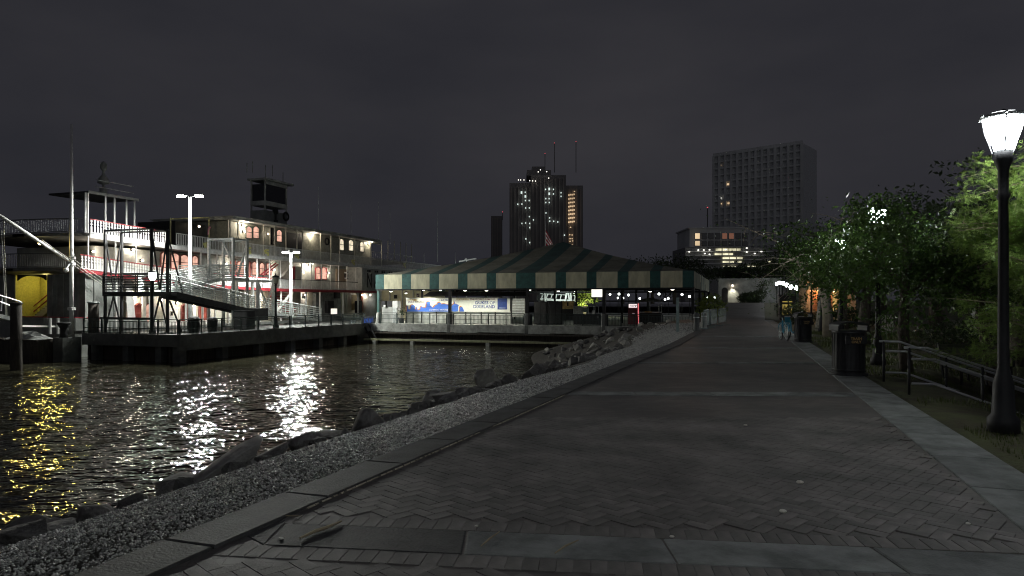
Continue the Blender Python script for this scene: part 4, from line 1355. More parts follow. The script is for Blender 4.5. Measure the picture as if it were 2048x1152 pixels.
tag(s_.box(XD + .0, XD + .03, a.y, b.y, b.z, a.z).build("small_sign", mat("white_blue_sign", (.55, .62, .75), .4, var=.5, scale=9)), "small pale sign fixed to the quay railing before the notice board", "sign")
# ------------------------------------------------------------------ striped canopy pavilion on the quay
YP = 60.0
def xp(px, y=YP): return on_y(px, HOR, y).x
def zp(px, py, y=YP): return on_y(px, py, y).z
XPl, XPr = xp(751), xp(1387)
XPc, YPc, ZE, ZB = (XPl + XPr) / 2, YP + 15.5, 4.15, 2.72
APEX = 8.25
pav = thing("striped_pavilion", "long open quay pavilion under a green and cream striped peaked canopy", "pavilion", (XPc, YPc, ZQ))
M_cgreen = mat("dark_green_canvas", (0.022, 0.085, 0.08), 0.75, var=0.3, scale=3)
M_ccream = mat("stained_cream_canvas", (0.52, 0.50, 0.36), 0.85, var=0.22, scale=1.2, bump=0.006, stretch=(1.6, 1.6, .5))
M_croof = mat("shaded_cream_roof_canvas", (0.14, 0.137, 0.105), 0.95, var=0.3, scale=.6, bump=0.006)  # valance cream darkened, the shade of the unlit roof slopes painted in
M_groof = mat("shaded_green_roof_canvas", (0.02, 0.06, 0.055), 0.85, var=0.3, scale=.6)  # green darkened the same way for the unlit slopes
hw_ = (XPr - XPl) / 2
def hip(x):
    return max(0.0, 1 - abs(x - XPc) / hw_)
def zroof(t): return ZE + (APEX - ZE) * (0.72 * t + 0.28 * t * t)
cream_px = [(768, 804), (822, 859), (878, 916), (935, 973), (992, 1032), (1071, 1111), (1132, 1173), (1193, 1235), (1257, 1300), (1321, 1365)]
xs_ = [XPl]
for a, b in cream_px: xs_ += [xp(a), xp(b)]
xs_.append(XPr)
D2 = 2 * (YPc - YP)
def roof_strip(xa, xb, m, face):
    """strip of the hipped tent from the eave to the hip line; face 0 front, 1 right, 2 back, 3 left"""
    xs3 = [xa] + ([XPc] if xa < XPc < xb else []) + [xb]
    def P(x, t):
        u, v = x - XPc, -(YPc - YP) * (1 - t)
        z = zroof(t)
        if face == 0: return (XPc + u, YPc + v, z)
        if face == 2: return (XPc - u, YPc - v, z)
        if face == 1: return (XPc - v * hw_ / (YPc - YP), YPc + u * (YPc - YP) / hw_, z)
        return (XPc + v * hw_ / (YPc - YP), YPc - u * (YPc - YP) / hw_, z)
    mb = MB(); K = 5
    for i in range(len(xs3) - 1):
        a, b = xs3[i], xs3[i + 1]
        b0 = len(mb.v)
        for k in range(K + 1):
            mb.v += [P(a, hip(a) * k / K), P(b, hip(b) * k / K)]
        for k in range(K):
            q = b0 + 2 * k
            mb.f.append((q, q + 1, q + 3, q + 2))
    mb.build("roof_panel", m, pav)
for i in range(len(xs_) - 1):
    m = M_ccream if i % 2 else M_cgreen
    a, b = xs_[i], xs_[i + 1]
    MB().box(a + .004, b - .004, YP, YP + .03, ZB + random.uniform(-.015, .015), ZE).build("valance_panel", m, pav)
    for f_ in range(4):
        roof_strip(a, b, M_croof if i % 2 else M_groof, f_)
    # side valances; the seaward ends hang as loose curtains
    for sx in (0, 1):
        t0, t1 = (a - XPl) / (2 * hw_), (b - XPl) / (2 * hw_)
        y0, y1 = YP + .03 + t0 * (D2 - .06), YP + .03 + t1 * (D2 - .06)
        x = XPr - .03 if sx else XPl
        mb = MB()
        n_ = 6
        for k in range(n_ + 1):
            y = y0 + (y1 - y0) * k / n_
            off = .05 * (k % 2)
            mb.v += [(x + off, y, ZB - .02), (x + off, y, ZE)]
        for k in range(n_):
            mb.f.append((2 * k, 2 * k + 2, 2 * k + 3, 2 * k + 1))
        mb.build("side_valance", m, pav)
MB().box(XPl + .05, XPr - .1, YP + .04, YP + .24, ZB - .12, ZB + .08).build("eave_beam", M_black, pav)
MB().box(XPl + .05, XPr - .1, YP + D2 - .3, YP + D2 - .1, ZB - .12, ZB + .08).build("eave_beam", M_black, pav)
M_greenst = mat("green_steel_column", (0.05, 0.12, 0.11), 0.45, var=.2)
for (px, big) in ((757.5, 0), (900, 1), (1055, 1), (1208, 1), (1386, 0)):
    x = xp(px, YP + .2)
    for k, y in enumerate((YP + .2, YP + D2 - .3)):
        MB().box(x - .13, x + .13, y - .13, y + .13, ZQ, ZB + (1.3 if big and k == 0 else .05)).build("column", M_greenst if px < 800 else M_black, pav)
        if k == 0:
            r = .27 if px < 800 else .33
            MB().lathe((x, y, ZQ - .9), [(r * 1.1, 0), (r * 1.1, .9), (r, 1.0), (r * .95, 1.9), (r * .7, 2.05)], 8, rot=math.pi / 8).build("column_plinth", M_conc if px < 800 else M_dconc, pav)
    for y in (YP + 10, YP + 20):
        MB().box(x - .1, x + .1, y - .1, y + .1, ZQ, 3.4).build("column", M_black, pav)
for y in (YP + 10, YP + 20):
    MB().box(XPl + .3, XPr - .3, y - .1, y + .1, 2.75, 2.95).build("tie_beam", M_black, pav)
# ceiling lamps
G_down = glow("pavilion_lamp_glass", (1, .97, .85), 9)
def downlight(px, py, y, w_, col=(1, .97, .82)):
    p = on_y(px, py, y)
    f = MB().lathe((p.x, p.y, p.z), [(.2, 0), (.16, .14), (.04, .18)], 10).build("ceiling_lamp", M_black, pav)
    MB().tube((p.x, p.y, p.z + .17), (p.x, p.y, p.z + .9), .02, 4).build("lamp_rod", M_black, f)
    MB().lathe((p.x, p.y, p.z - .05), [(.1, 0), (.17, .045)], 10).build("lamp_lens", G_down, f)
    if w_: lamp("ceiling_lamp_light", 'SPOT', (p.x, p.y, p.z - .08), w_, col, .1, pav, aim=(p.x, p.y, p.z - 3), cone=150, blend=.6)
for (px, py, y, w_) in ((782, 583, 66, 1100), (812, 586, 69, 900), (847, 580, 63, 500), (881, 580, 62.2, 480), (930, 581, 62.2, 480), (973, 581, 62.3, 420), (1021, 578, 62.2, 200), (1059, 580, 62.3, 60), (1117, 582, 66, 60), (1345, 579, 64, 24), (1300, 583, 76, 30)):
    downlight(px, py, y, w_)
lamp("pavilion_warm_light", 'SPOT', (XPr - 1.0, 66, 2.5), 260, (1, .62, .42), .15, pav, aim=(XPr + 2.5, 58, -.4), cone=70)

# the quay wall in front
x = XPl - .9
k = 0
while x < -3.2:
    x2 = min(x + 2.35, -3.0)
    if k % 1 == 0:
        MB().box(x + .012, x2 - .012, YP - .12, YP + .25, -1.42 - .04 * math.sin(k * 2.1), ZQ + .05 + .012 * math.sin(k * 3)).build("concrete_panel", M_conc, quay)
    x = x2; k += 1
MB().box(XPl - .9, -3, YP + .26, YP + 1.0, -3.4, -1.3).build("quay_back_wall", M_wood, quay)
MB().box(XPl - .8, -6, YP - .5, YP - .2, -1.62, -1.5).build("fender_rail", M_wood, quay)
M_wale = mat("algae_stained_wale", (.26, .26, .16), .7, var=.35, scale=3)
MB().box(XPl - .6, xp(1141, YP - 1), YP - 1.25, YP - .75, -2.28, -2.12).build("fender_wale", M_wale, quay)
for px in (751, 826, 977, 1136):
    x = xp(px, YP - 1)
    MB().box(x - .17, x + .17, YP - 1.3, YP - .9, -4, -2.29).build("wale_stub", M_conc, quay)
MB().bar((XPl - 1.2, YP - .3, ZQ), (XPl + .1, YP - 1.0, -2.2), .1).build("ladder_stringer", M_darksteel, quay)
MB().bar((XPl - .6, YP - .3, ZQ), (XPl + .7, YP - 1.0, -2.2), .1).build("ladder_stringer", M_darksteel, quay)
spans = [(761, 893, "dark green railing of the first pavilion bay, in front of the ticket machines"), (907, 1048, "dark green railing of the pavilion bay in front of the blue and white banner"), (1062, 1200, "dark green railing of the pavilion bay in front of the black cabinets"), (1215, 1382, "dark green railing of the last pavilion bay, in front of the red booth")]
for a, b, lab in spans:
    fence("pavilion_railing", (xp(a), YP + .05), (xp(b), YP + .05), lab, 6 if a > 1200 else 4, 1.1, ZQ, M_iron, None, .13, (1.0, .84, .48, .1), .028)

# ---- things under the canopy
def fit_text(body, px0, px1, py0, py1, y, parent, m, off=-.012, bold=0.01, name="lettering"):
    """lettering on a wall facing the river, filling the measured rectangle"""
    me = text_mesh(body, 1.0, 'LEFT', .003, bold)
    n_ = len(me.vertices); co = np.zeros(n_ * 3); me.vertices.foreach_get("co", co); co = co.reshape(-1, 3)
    lo, hi = co.min(0), co.max(0)
    a, b = on_y(px0, py1, y), on_y(px1, py0, y)
    X = a.x + (co[:, 0] - lo[0]) / (hi[0] - lo[0]) * (b.x - a.x); Z = a.z + (co[:, 1] - lo[1]) / (hi[1] - lo[1]) * (b.z - a.z)
    out = np.stack([X, np.full(n_, y + off) - co[:, 2], Z], 1) - np.array(ORG[parent])
    me.vertices.foreach_set("co", out.ravel()); me.update(); me.materials.clear(); me.materials.append(m); me.name = name
    return link(name, me, ORG[parent], parent)

def wallbox(px0, px1, py0, py1, y, dep, name, m, parent):
    pm = (px0 + px1) / 2
    return MB().box(xp(px0, y), xp(px1, y), y, y + dep, zp(pm, py1, y), zp(pm, py0, y)).build(name, m, parent)

YB = 64.0
scr = thing("banner_screen", "low grey panelled screen wall carrying the printed banner under the canopy", "screen", (xp(915, YB), YB + .2, ZQ))
edges = [812, 843, 872, 903, 931, 962, 990, 1022]
for a, b in zip(edges[:-1], edges[1:]):
    MB().box(xp(a, YB) + .06, xp(b, YB) - .06, YB + .1, YB + .16, ZQ + .02, zp(915, 622, YB)).build("screen_panel", mat("pale_grey_screen_panel", (.42, .44, .42), .6, var=.2), scr)
for a in edges:
    MB().box(xp(a, YB) - .06, xp(a, YB) + .06, YB + .06, YB + .2, ZQ, zp(915, 595, YB)).build("screen_post", M_darksteel, scr)
ban = thing("printed_banner", "long white vinyl banner with a blue city skyline and bold blue lettering", "banner", (xp(915, YB), YB, ZQ))
wallbox(812, 1020, 595.5, 624, YB, .03, "banner_sheet", mat("white_vinyl", (.66, .68, .62), .45, var=.08), ban)
M_bblue = mat("blue_print", (.05, .14, .52), .5, var=.35, scale=1.2, stretch=(.4, .4, 2.5)); M_bnavy = mat("navy_print", (.02, .05, .22), .5); M_borange = mat("orange_print", (.45, .16, .05), .5); M_bdark = mat("dark_red_print", (.12, .03, .05), .5); M_bbrown = mat("brown_print", (.40, .26, .06), .5)
sky1 = [(105, 300), (105, 215), (130, 215), (130, 265), (165, 265), (165, 225), (180, 200), (210, 195), (235, 215), (235, 265), (255, 265), (255, 235), (275, 235), (275, 275), (315, 275), (325, 225), (350, 220), (355, 240), (410, 240), (420, 150), (470, 145), (475, 205), (495, 215), (520, 245), (560, 200), (590, 195), (590, 165), (640, 160), (645, 185), (700, 180), (790, 200), (790, 300)]
sky2 = [(815, 300), (815, 215), (830, 195), (853, 178), (857, 140), (863, 140), (867, 178), (910, 190), (930, 208), (918, 216), (915, 300)]
sky3 = [(940, 300), (945, 235), (960, 225), (980, 225), (1000, 265), (1012, 300)]
for poly in (sky1, sky2, sky3):
    P_ = [on_y(800 + x * .127, 585 + y * .127, YB) for x, y in poly]
    MB().prism([p + Vector((-.09, -.004, .07)) if 0 < i < len(P_) - 1 else p + Vector((-.09, -.004, 0)) for i, p in enumerate(P_)], (0, -.002, 0)).build("skyline_outline", M_borange, ban)
    MB().prism([p + Vector((0, -.008, 0)) for p in P_], (0, -.003, 0)).build("skyline_print", M_bblue, ban)
wallbox(995, 1014, 596.5, 619, YB - .009, .004, "blue_logo_square", M_bnavy, ban)
wallbox(998, 1011, 615.6, 616.4, YB - .013, .003, "logo_line", M_white, ban)
fit_text("DINNER", 815.5, 834, 598, 601.5, YB, ban, M_bbrown)
fit_text("JAZZ CRUISE", 816, 848, 602.2, 606.4, YB, ban, M_bdark)
fit_text("NIGHTLY", 863, 880, 599, 602, YB, ban, mat("teal_print", (.1, .25, .28), .5))
fit_text("6-9 PM", 882.5, 896, 598.6, 601.8, YB, ban, M_bnavy)
fit_text("FEATURING", 913, 938, 597, 600.2, YB, ban, M_bbrown)
fit_text("THE WORLD FAMOUS", 940, 990, 596.8, 600.4, YB, ban, M_bdark)
fit_text("DUKES", 951, 977, 602.4, 608.6, YB, ban, M_bnavy, bold=.03)
fit_text("OF", 979.5, 990, 602.4, 608.6, YB, ban, M_bnavy, bold=0)
fit_text("DIXIELAND", 947, 990, 610, 616.3, YB, ban, M_bnavy, bold=.02)
fit_text("STEAMBOAT NATCHEZ", 859, 896, 618, 621, YB, ban, M_white, off=-.016)
sh = thing("roller_shutter", "grey slatted roller shutter panel beside the banner screen", "shutter", (xp(1037, YB), YB, ZQ))
z0, z1 = zp(1037, 634, YB), zp(1037, 597, YB)
for k in range(14):
    z = z0 + (z1 - z0) * k / 14
    MB().box(xp(1024.5, YB), xp(1049.5, YB), YB + .02 * (k % 2), YB + .06, z, z + (z1 - z0) / 14 - .008).build("shutter_slat", M_galv if k % 2 else M_wallgrey, sh)
MB().box(xp(1023, YB), xp(1024.3, YB), YB - .02, YB + .1, ZQ, z1 + .1).build("shutter_guide", M_darksteel, sh)
MB().box(xp(1049.7, YB), xp(1051, YB), YB - .02, YB + .1, ZQ, z1 + .1).build("shutter_guide", M_darksteel, sh)
# cream ticket building behind
tk = thing("ticket_building", "cream walled ticket building with two small dark windows behind the first bay", "building", (xp(805, 73), 75, ZQ))
wallbox(757, 862, 578, 648, 73, 4.0, "wall", mat("yellow_cream_wall", (.60, .55, .36), .7, var=.12, scale=2), tk)
for a, b, c, d in ((788, 794, 590, 597), (833, 838, 587.5, 594)):
    w_ = wallbox(a - .8, b + .8, c - .8, d + .8, 72.95, .06, "window", M_cream, tk)
    wallbox(a, b, c, d, 72.9, .06, "pane", M_glassdk, w_)
for px in (762, 779, 804, 826):
    wallbox(px - .8, px + .8, 580, 648, 72.7, .2, "pilaster", M_wallgrey, tk)
MB().prism([on_y(846, 592, 70), on_y(860, 583, 70), on_y(1052, 583, 70), on_y(1052, 592, 70)], (0, .3, 0)).build("dark_fascia", M_black, tk)
# machines in the first bay
def machine(name, label, cat, boxes, y=62.6, dep=.7):
    x = xp(sum(boxes[0][:2]) / 2, y)
    t = thing(name, label, cat, (x, y + dep / 2, ZQ))
    for i, (a, b, c, d, m, nm, off) in enumerate(boxes):
        wallbox(a, b, c, d, y - off, dep if off == 0 else .05, nm, m, t)
    return t
machine("ticket_machine", "grey ticket machine with two black screens and a white panel in the first bay", "machine",
        [(764, 784, 614, 648.5, M_wallgrey, "machine_body", 0), (763, 770.5, 602, 613.9, M_black, "screen", .0), (774, 784, 602, 613.9, M_black, "screen", 0.01), (767, 771, 610, 613.8, M_white, "receipt_box", .2)])
machine("chest_freezer", "white upright freezer cabinet next to the grey ticket machine", "cabinet",
        [(785, 795, 602, 648.5, M_white, "cabinet_body", 0), (786, 794, 615.5, 646, M_galv, "cabinet_door", .06)])
pl = thing("potted_plant", "bushy dark potted plant beside the banner screen", "plant", (xp(803, 62.5), 62.5, ZQ))
c_ = (xp(803, 62.5), 62.5, ZQ)
MB().lathe(c_, [(.22, 0), (.33, .5), (.3, .52)], 12).build("pot", M_black, pl, True)
rv = random.Random(3); mb = MB()
for k in range(150):
    d = Vector((rv.gauss(0, 1), rv.gauss(0, 1), rv.gauss(0, .7))).normalized() * rv.uniform(.1, .62)
    p = Vector(c_) + Vector((0, 0, 1.15)) + d; e = Vector((rv.gauss(0, 1), rv.gauss(0, 1), rv.gauss(0, 1))).normalized() * .14; s = e.cross(UP).normalized() * .05
    mb.quad(p, p + e * .5 + s, p + e, p + e * .5 - s)
mb.build("foliage", leaf_mat("dark_shrub_leaf", (.05, .075, .03), (.025, .04, .018)), pl)
# dark cabinets, cream board, glazed kiosk, lit sign, red booth
machine("storage_cabinet", "tall black cabinet at the left of the third bay", "cabinet", [(1068, 1094, 603, 649, M_black, "cabinet_body", 0), (1070, 1080, 606, 646, M_darksteel, "cabinet_door", .04), (1082, 1092, 606, 646, M_darksteel, "cabinet_door", .04)], 63.5)
machine("storage_cabinet", "tall black cabinet just left of the ochre board in the third bay", "cabinet", [(1098, 1124, 602, 649, M_black, "cabinet_body", 0), (1100, 1110, 605, 646, M_darksteel, "cabinet_door", .04), (1112, 1122, 605, 646, M_darksteel, "cabinet_door", .04)], 63.5)
machine("ochre_board", "stained ochre board hung on the black cupboard of the third bay", "board", [(1124.5, 1148, 602, 640, M_black, "board_back", 0), (1125, 1147, 602.5, 618, mat("peeling_ochre_paint", (.5, .36, .14), .7, var=.5, scale=2.5), "board_face", .05), (1134, 1137, 604.5, 612, M_black, "keyhole_mark", .09)], 63.4, .3)
kk = machine("glazed_kiosk", "low steel framed glazed kiosk showing grey posters in the third bay", "kiosk", [(1147, 1197, 628.5, 649, M_darksteel, "counter", 0), (1148, 1163, 613.5, 627.5, mat("grey_poster", (.3, .31, .28), .6, var=.3, scale=8), "poster", .02), (1165, 1176, 615, 624, mat("green_grey_poster", (.18, .25, .22), .6, var=.3, scale=8), "poster", .02), (1184, 1189, 621, 628, M_white, "notice", .02)], 62.8)
for px in (1147, 1164, 1177, 1197):
    wallbox(px - .4, px + .4, 613, 628.5, 62.75, .06, "kiosk_frame", M_galv, kk)
wallbox(1147, 1163.6, 612.2, 613, 62.6, .5, "kiosk_top", M_galv, kk)
wallbox(1164.4, 1197, 612.6, 613, 62.6, .5, "kiosk_top", M_galv, kk)
sg_ = thing("lit_sign_box", "square lit white sign box hanging from the canopy near the third column", "sign", (xp(1193, 62), 62, 1.9))
wallbox(1183, 1204, 578.5, 594, 62, .35, "sign_face", glow("lit_sign_face", (1, .97, .88), 1.25, var=.1, scale=2), sg_)
wallbox(1182.5, 1204.5, 594, 594.6, 61.98, .4, "sign_frame", M_galv, sg_)
MB().tube(on_y(1192, 578, 62.1), on_y(1192, 570, 62.1), .03, 5).build("sign_hanger", M_black, sg_)
rb_ = machine("red_booth", "red booth with a white arrow sign in the last bay", "booth", [(1256, 1275.5, 615.5, 649, mat("deep_red_panel", (.10, .018, .022), .5), "booth_wall", 0), (1275.6, 1277.6, 607, 649, glow("lit_red_tube", (1, .2, .22), .8), "lit_red_edge", .03), (1257.5, 1274, 608, 615.4, glow("lit_white_sign", (1, .84, .84), 1.0), "sign_face", .06)], 63)
M_ink = M_black
a = on_y(1271, 611.5, 62.92)
MB().prism([a + Vector((-.13, 0, .08)), a + Vector((0, 0, .02)), a + Vector((.13, 0, .08)), a + Vector((0, 0, -.12))], (0, -.01, 0)).build("arrow_mark", M_ink, rb_)
fit_text("TO", 1260, 1263.5, 610, 613.5, 62.93, rb_, M_ink)
fit_text("RIDE", 1264, 1268, 610, 613.5, 62.93, rb_, M_ink)
fit_text("TICKETS", 1264, 1269, 626.3, 627.3, 62.99, rb_, glow("lit_white_print", (1, .8, .8), .6))
# market umbrella with counter
um = thing("market_umbrella", "wide shallow grey umbrella over a counter behind the red booth", "umbrella", (xp(1300, 70), 70, ZQ))
c_ = (xp(1300, 70), 70, ZQ); zt = zp(1300, 596, 70); ze = zp(1300, 603, 70)
MB().lathe((c_[0], c_[1], 0), [(1.35, ze), (1.33, ze + .08), (.7, zt - .08), (.05, zt + .03)], 8).build("umbrella_canopy", mat("grey_canvas", (.22, .22, .21), .8), um)
MB().tube(c_, (c_[0], c_[1], zt), .04, 6).build("umbrella_pole", M_galv, um)
for px in (1318, 1323):
    MB().tube(on_y(px, 604, 69), on_y(px, 650, 69), .035, 5).build("side_pole", M_galv, um)
machine("bar_counter", "dark bar counter under the grey umbrella", "counter", [(1279, 1322, 625, 649, M_black, "counter_body", 0), (1278, 1323, 623.6, 625, M_galv, "counter_top", .1), (1289, 1304, 623.1, 624.6, mat("ochre_lettering_board", (.45, .26, .06), .6), "name_strip", .14)], 66)
# white gangway bridge and lattice legs farther back
gb = thing("gangway_bridge", "white steel gangway bridge on lattice legs behind the pavilion", "footbridge", (xp(1110, 92), 92, ZQ))
p0, p1 = on_y(1076, 598, 92), on_y(1152, 602, 92)
MB().bar(p0, p1, 1.6, .3).build("bridge_deck", M_white, gb)
q0, q1 = on_y(1078, 587, 91.2), on_y(1150, 591, 91.2)
MB().bar(q0, q1, .1).build("bridge_rail", M_white, gb)
for k in range(9):
    t = k / 8
    MB().bar(p0.lerp(p1, t) + Vector((0, -.8, 0)), q0.lerp(q1, t), .12).build("bridge_post", M_white, gb)
for (a, b) in (((1134, 583), (1130, 604)), ((1136, 583), (1140, 604)), ((1141, 583), (1143, 604)), ((1090, 586), (1091, 606))):
    MB().bar(on_y(*a, 91), on_y(*b, 91), .2).build("lattice_leg", M_white, gb)
lamp("bridge_light", 'POINT', (xp(1112, 88), 88, 2.6), 420, (.86, 1, .92), .2, gb)
G_globe = glow("globe_lamp_glass", (.93, 1, .95), 9)
GLAB = ["high left lamp of the pair right of the lit sign box", "low left lamp of the pair right of the lit sign box", "second low lamp right of the lit sign box", "third lamp along, level with the canopy lamps", "lone lamp over the left tip of the grey umbrella", "bright lamp over the right tip of the grey umbrella", "lamp just right of the umbrella poles", "dim yellowish lamp beside the umbrella poles", "lamp above the pale metal post", "lamp low to the right of the pale metal post", "left lamp of the pair outside the curtained end", "right lamp of the pair outside the curtained end", "faint lamp close to the third column", "lamp glowing over the white gangway bridge"]
proto = None
for k, (px, py, y) in enumerate(((1238, 588, 105), (1236, 596, 118), (1246, 596, 114), (1257, 590, 104), (1279.5, 597, 112), (1318, 588, 103), (1336.6, 597, 113), (1330, 599, 120), (1364, 589, 102), (1379, 593, 106), (1416, 595.5, 112), (1429, 595.5, 111), (1220, 589, 108), (1149, 585, 99))):
    p = on_y(px, py, y)
    lab = "white globe lamp, " + GLAB[k]
    if proto is None:
        proto = thing("globe_lamp", lab, "street lamp", (p.x, p.y, p.z), "globe lamps along the far quay")
        MB().tube((p.x, p.y, p.z - 3.4), (p.x, p.y, p.z - .2), .05, 6).build("lamp_pole", M_black, proto)
        MB().ball((p.x, p.y, p.z), .17, 6).build("lamp_globe", G_globe, proto)
    else:
        copy_tree(proto, loc=(p.x, p.y, p.z), label=lab, group="globe lamps along the far quay")
# ------------------------------------------------------------------ promenade furniture
G_plamp = glow("promenade_lamp_glass", (.93, .98, 1.0), 85.0)
def prom_lamp(x, y, label, group="street lamps along the promenade"):
    z0 = rise(y)
    t = thing("street_lamp", label, "street lamp", (x, y, z0), group)
    MB().lathe((x, y, z0), [(.18, 0), (.18, .16), (.13, .22), (.115, .6), (.085, .72), (.066, .8), (.054, 2.9), (.075, 2.95), (.056, 3.0), (.062, 3.28), (.105, 3.40), (.10, 3.525)], 12).build("lamp_pole", M_black, t, True)
    MB().lathe((x, y, z0), [(.105, 3.53), (.135, 3.62), (.185, 3.76), (.215, 3.88), (.222, 3.935)], 12, rot=.2).build("lamp_globe", G_plamp, t, True)
    for k in range(6):
        a = 2 * math.pi * k / 6 + .35
        c, s = math.cos(a), math.sin(a)
        MB().path([(x + c * .125, y + s * .125, z0 + 3.50), (x + c * .162, y + s * .162, z0 + 3.62), (x + c * .212, y + s * .212, z0 + 3.76), (x + c * .240, y + s * .240, z0 + 3.92)], .0085, 4).build("lamp_rib", M_black, t)
    MB().lathe((x, y, z0), [(.24, 3.92), (.255, 3.945), (.245, 3.965)], 14).build("lamp_collar", M_galv, t, True)
    for k in range(6):
        a = 2 * math.pi * k / 6 + .35
        MB().ball((x + .27 * math.cos(a), y + .27 * math.sin(a), z0 + 3.955), .02, 4).build("collar_finial", M_galv, t)
    MB().lathe((x, y, z0), [(.205, 3.966), (.16, 3.99), (.07, 4.005)], 12).build("lamp_dome", glow("lamp_dome_glass", (.93, .98, 1), 6.0), t, True)
    MB().lathe((x, y, z0), [(.07, 4.007), (.045, 4.025), (.012, 4.045)], 10).build("lamp_cap", M_black, t, True)
    return t
L1 = prom_lamp(3.13, 10.07, "nearest black street lamp with a glowing ribbed white globe", None)
lamps = [(3.32, 19.4, "second street lamp, its globe shining through the leaves above the trash bin"), (3.66, 28.7, "third street lamp, half hidden in leaves beyond the bicycles"), (4.0, 38.6, "fourth street lamp, small and high in the leaves before the shuttered cottage"), (4.5, 49.5, "fifth street lamp, deep in the foliage before the shuttered cottage")]
for x, y, lab in lamps:
    copy_tree(L1, loc=(x, y, rise(y)), label=lab)
for k in range(8):
    y = 74 + k * 7.5
    copy_tree(L1, loc=(5.3, y, rise(y) - .9), label=("nearest", "second", "third", "fourth", "fifth", "sixth", "seventh", "farthest")[k] + " street lamp of the bright merging row beyond the cottage", group="street lamps in the far bright row")
for x, y in ((3.0, .8), (2.95, -8.5)):
    copy_tree(L1, loc=(x, y, 0), label="street lamp of the promenade " + ("beside" if y > 0 else "well behind") + " the viewer", group="street lamps behind the viewer")
for (px, py, y) in ((1490, 572, 128), (1514, 573, 131)):
    p = on_y(px, py, y)
    copy_tree(L1, loc=(p.x, y, p.z - 3.75), label="lone far street lamp before the white wall, " + ("by its arched door side" if px < 1500 else "by the forked tree"))

# pale metal post at the gravel edge
p = on_z(1355.5, 663, 0)
q = thing("metal_post", "pale slotted metal sign post standing alone at the gravel edge", "post", (p.x, p.y, -.05))
zt = EYE + 5 * math.hypot(p.x, p.y) / FPX
for sx in (-.055, .055):
    MB().box(p.x + sx - .018, p.x + sx + .018, p.y - .03, p.y + .03, -.2, 1.78).build("post_flange", mat("pale_teal_metal", (.36, .46, .44), .45, metal=.3), q)
MB().box(p.x - .037, p.x + .037, p.y + .012, p.y + .028, -.2, 1.78).build("post_web", mat("pale_teal_metal", (.36, .46, .44), .45), q)

# trash bins
def trash(px, pyb, label, text=True, w_=.62):
    p = on_z(px, pyb, 0)
    x, y = p.x, p.y
    t = thing("trash_bin", label, "trash bin", (x, y, 0))
    ca, sa = math.cos(TH), math.sin(TH)
    def loc(u, v, z): return (x + u * ca - v * sa, y + u * sa + v * ca, z)
    MB().lathe((x, y, 0), [(w_ * .60, 0), (w_ * .60, .03), (w_ * .5, .06), (w_ * .49, .92), (w_ * .515, .94), (w_ * .515, .98)], 20).build("bin_body", M_black, t, True)
    for k in range(20):
        a = 2 * math.pi * k / 20
        MB().bar((x + w_ * .5 * math.cos(a), y + w_ * .5 * math.sin(a), .07), (x + w_ * .5 * math.cos(a), y + w_ * .5 * math.sin(a), .93), .035, .012, up=Vector((math.cos(a), math.sin(a), 0))).build("bin_slat", M_black, t)
    for z in (.1, .92):
        MB().lathe((x, y, z), [(w_ * .525, 0), (w_ * .525, .04)], 20).build("bin_band", mat("gloss_black_band", (.02, .02, .022), .4), t, True)
    # hooded lid
    for sg in (-1, 1):
        MB().prism([loc(sg * w_ * .5, -w_ * .32, .98), loc(sg * w_ * .5, w_ * .32, .98), loc(sg * w_ * .5, w_ * .32, 1.09), loc(sg * w_ * .5, -w_ * .32, 1.09)], (-sg * ca * .03, -sg * sa * .03, 0)).build("hood_side", M_black, t)
    pts = []
    for k in range(25):
        a = math.pi * k / 24
        pts.append((-w_ * .5 * math.cos(a) if abs(math.cos(a)) < 1 else -w_ * .5 * math.cos(a), .08 + 1.0 + .10 * math.sin(a) ** .8))
    mb = MB()
    for (u, z) in pts:
        mb.v += [loc(u, -w_ * .36, z), loc(u, w_ * .36, z), loc(u * .96, w_ * .36, z - .025), loc(u * .96, -w_ * .36, z - .025)]
    for k in range(24):
        a = 4 * k
        for c in range(4):
            d = (c + 1) % 4
            mb.f.append((a + c, a + d, a + 4 + d, a + 4 + c))
    mb.build("bin_hood", mat("gloss_black_enamel", (.02, .02, .022), .5), t)
    pl_ = MB(); pl_.prism([loc(-w_ * .36, -w_ * .52, .70), loc(w_ * .36, -w_ * .52, .70), loc(w_ * .36, -w_ * .52, .86), loc(-w_ * .36, -w_ * .52, .86)], (-sa * .02, ca * .02, 0))
    pl_.build("sign_plate", M_black, t)
    if text:
        for body, z in (("TRASH", .785), ("ONLY", .715)):
            me = text_mesh(body, .078, 'CENTER', .002, .002)
            n_ = len(me.vertices); co = np.zeros(n_ * 3); me.vertices.foreach_get("co", co); co = co.reshape(-1, 3)
            u, v = co[:, 0], -w_ * .52 - .004 - co[:, 2]
            out = np.stack([u * ca - v * sa, u * sa + v * ca, z + co[:, 1]], 1)
            me.vertices.foreach_set("co", out.ravel()); me.update(); me.materials.clear(); me.materials.append(mat("faded_gold_print", (.35, .22, .08), .5))
            link("lettering", me, ORG[t], t)
    return t
trash(1697, 749, "big round black trash bin with a hooded lid on the border slabs by the handrails", True, .66)
trash(1606, 684, "smaller black trash bin standing right behind the two blue bicycles")

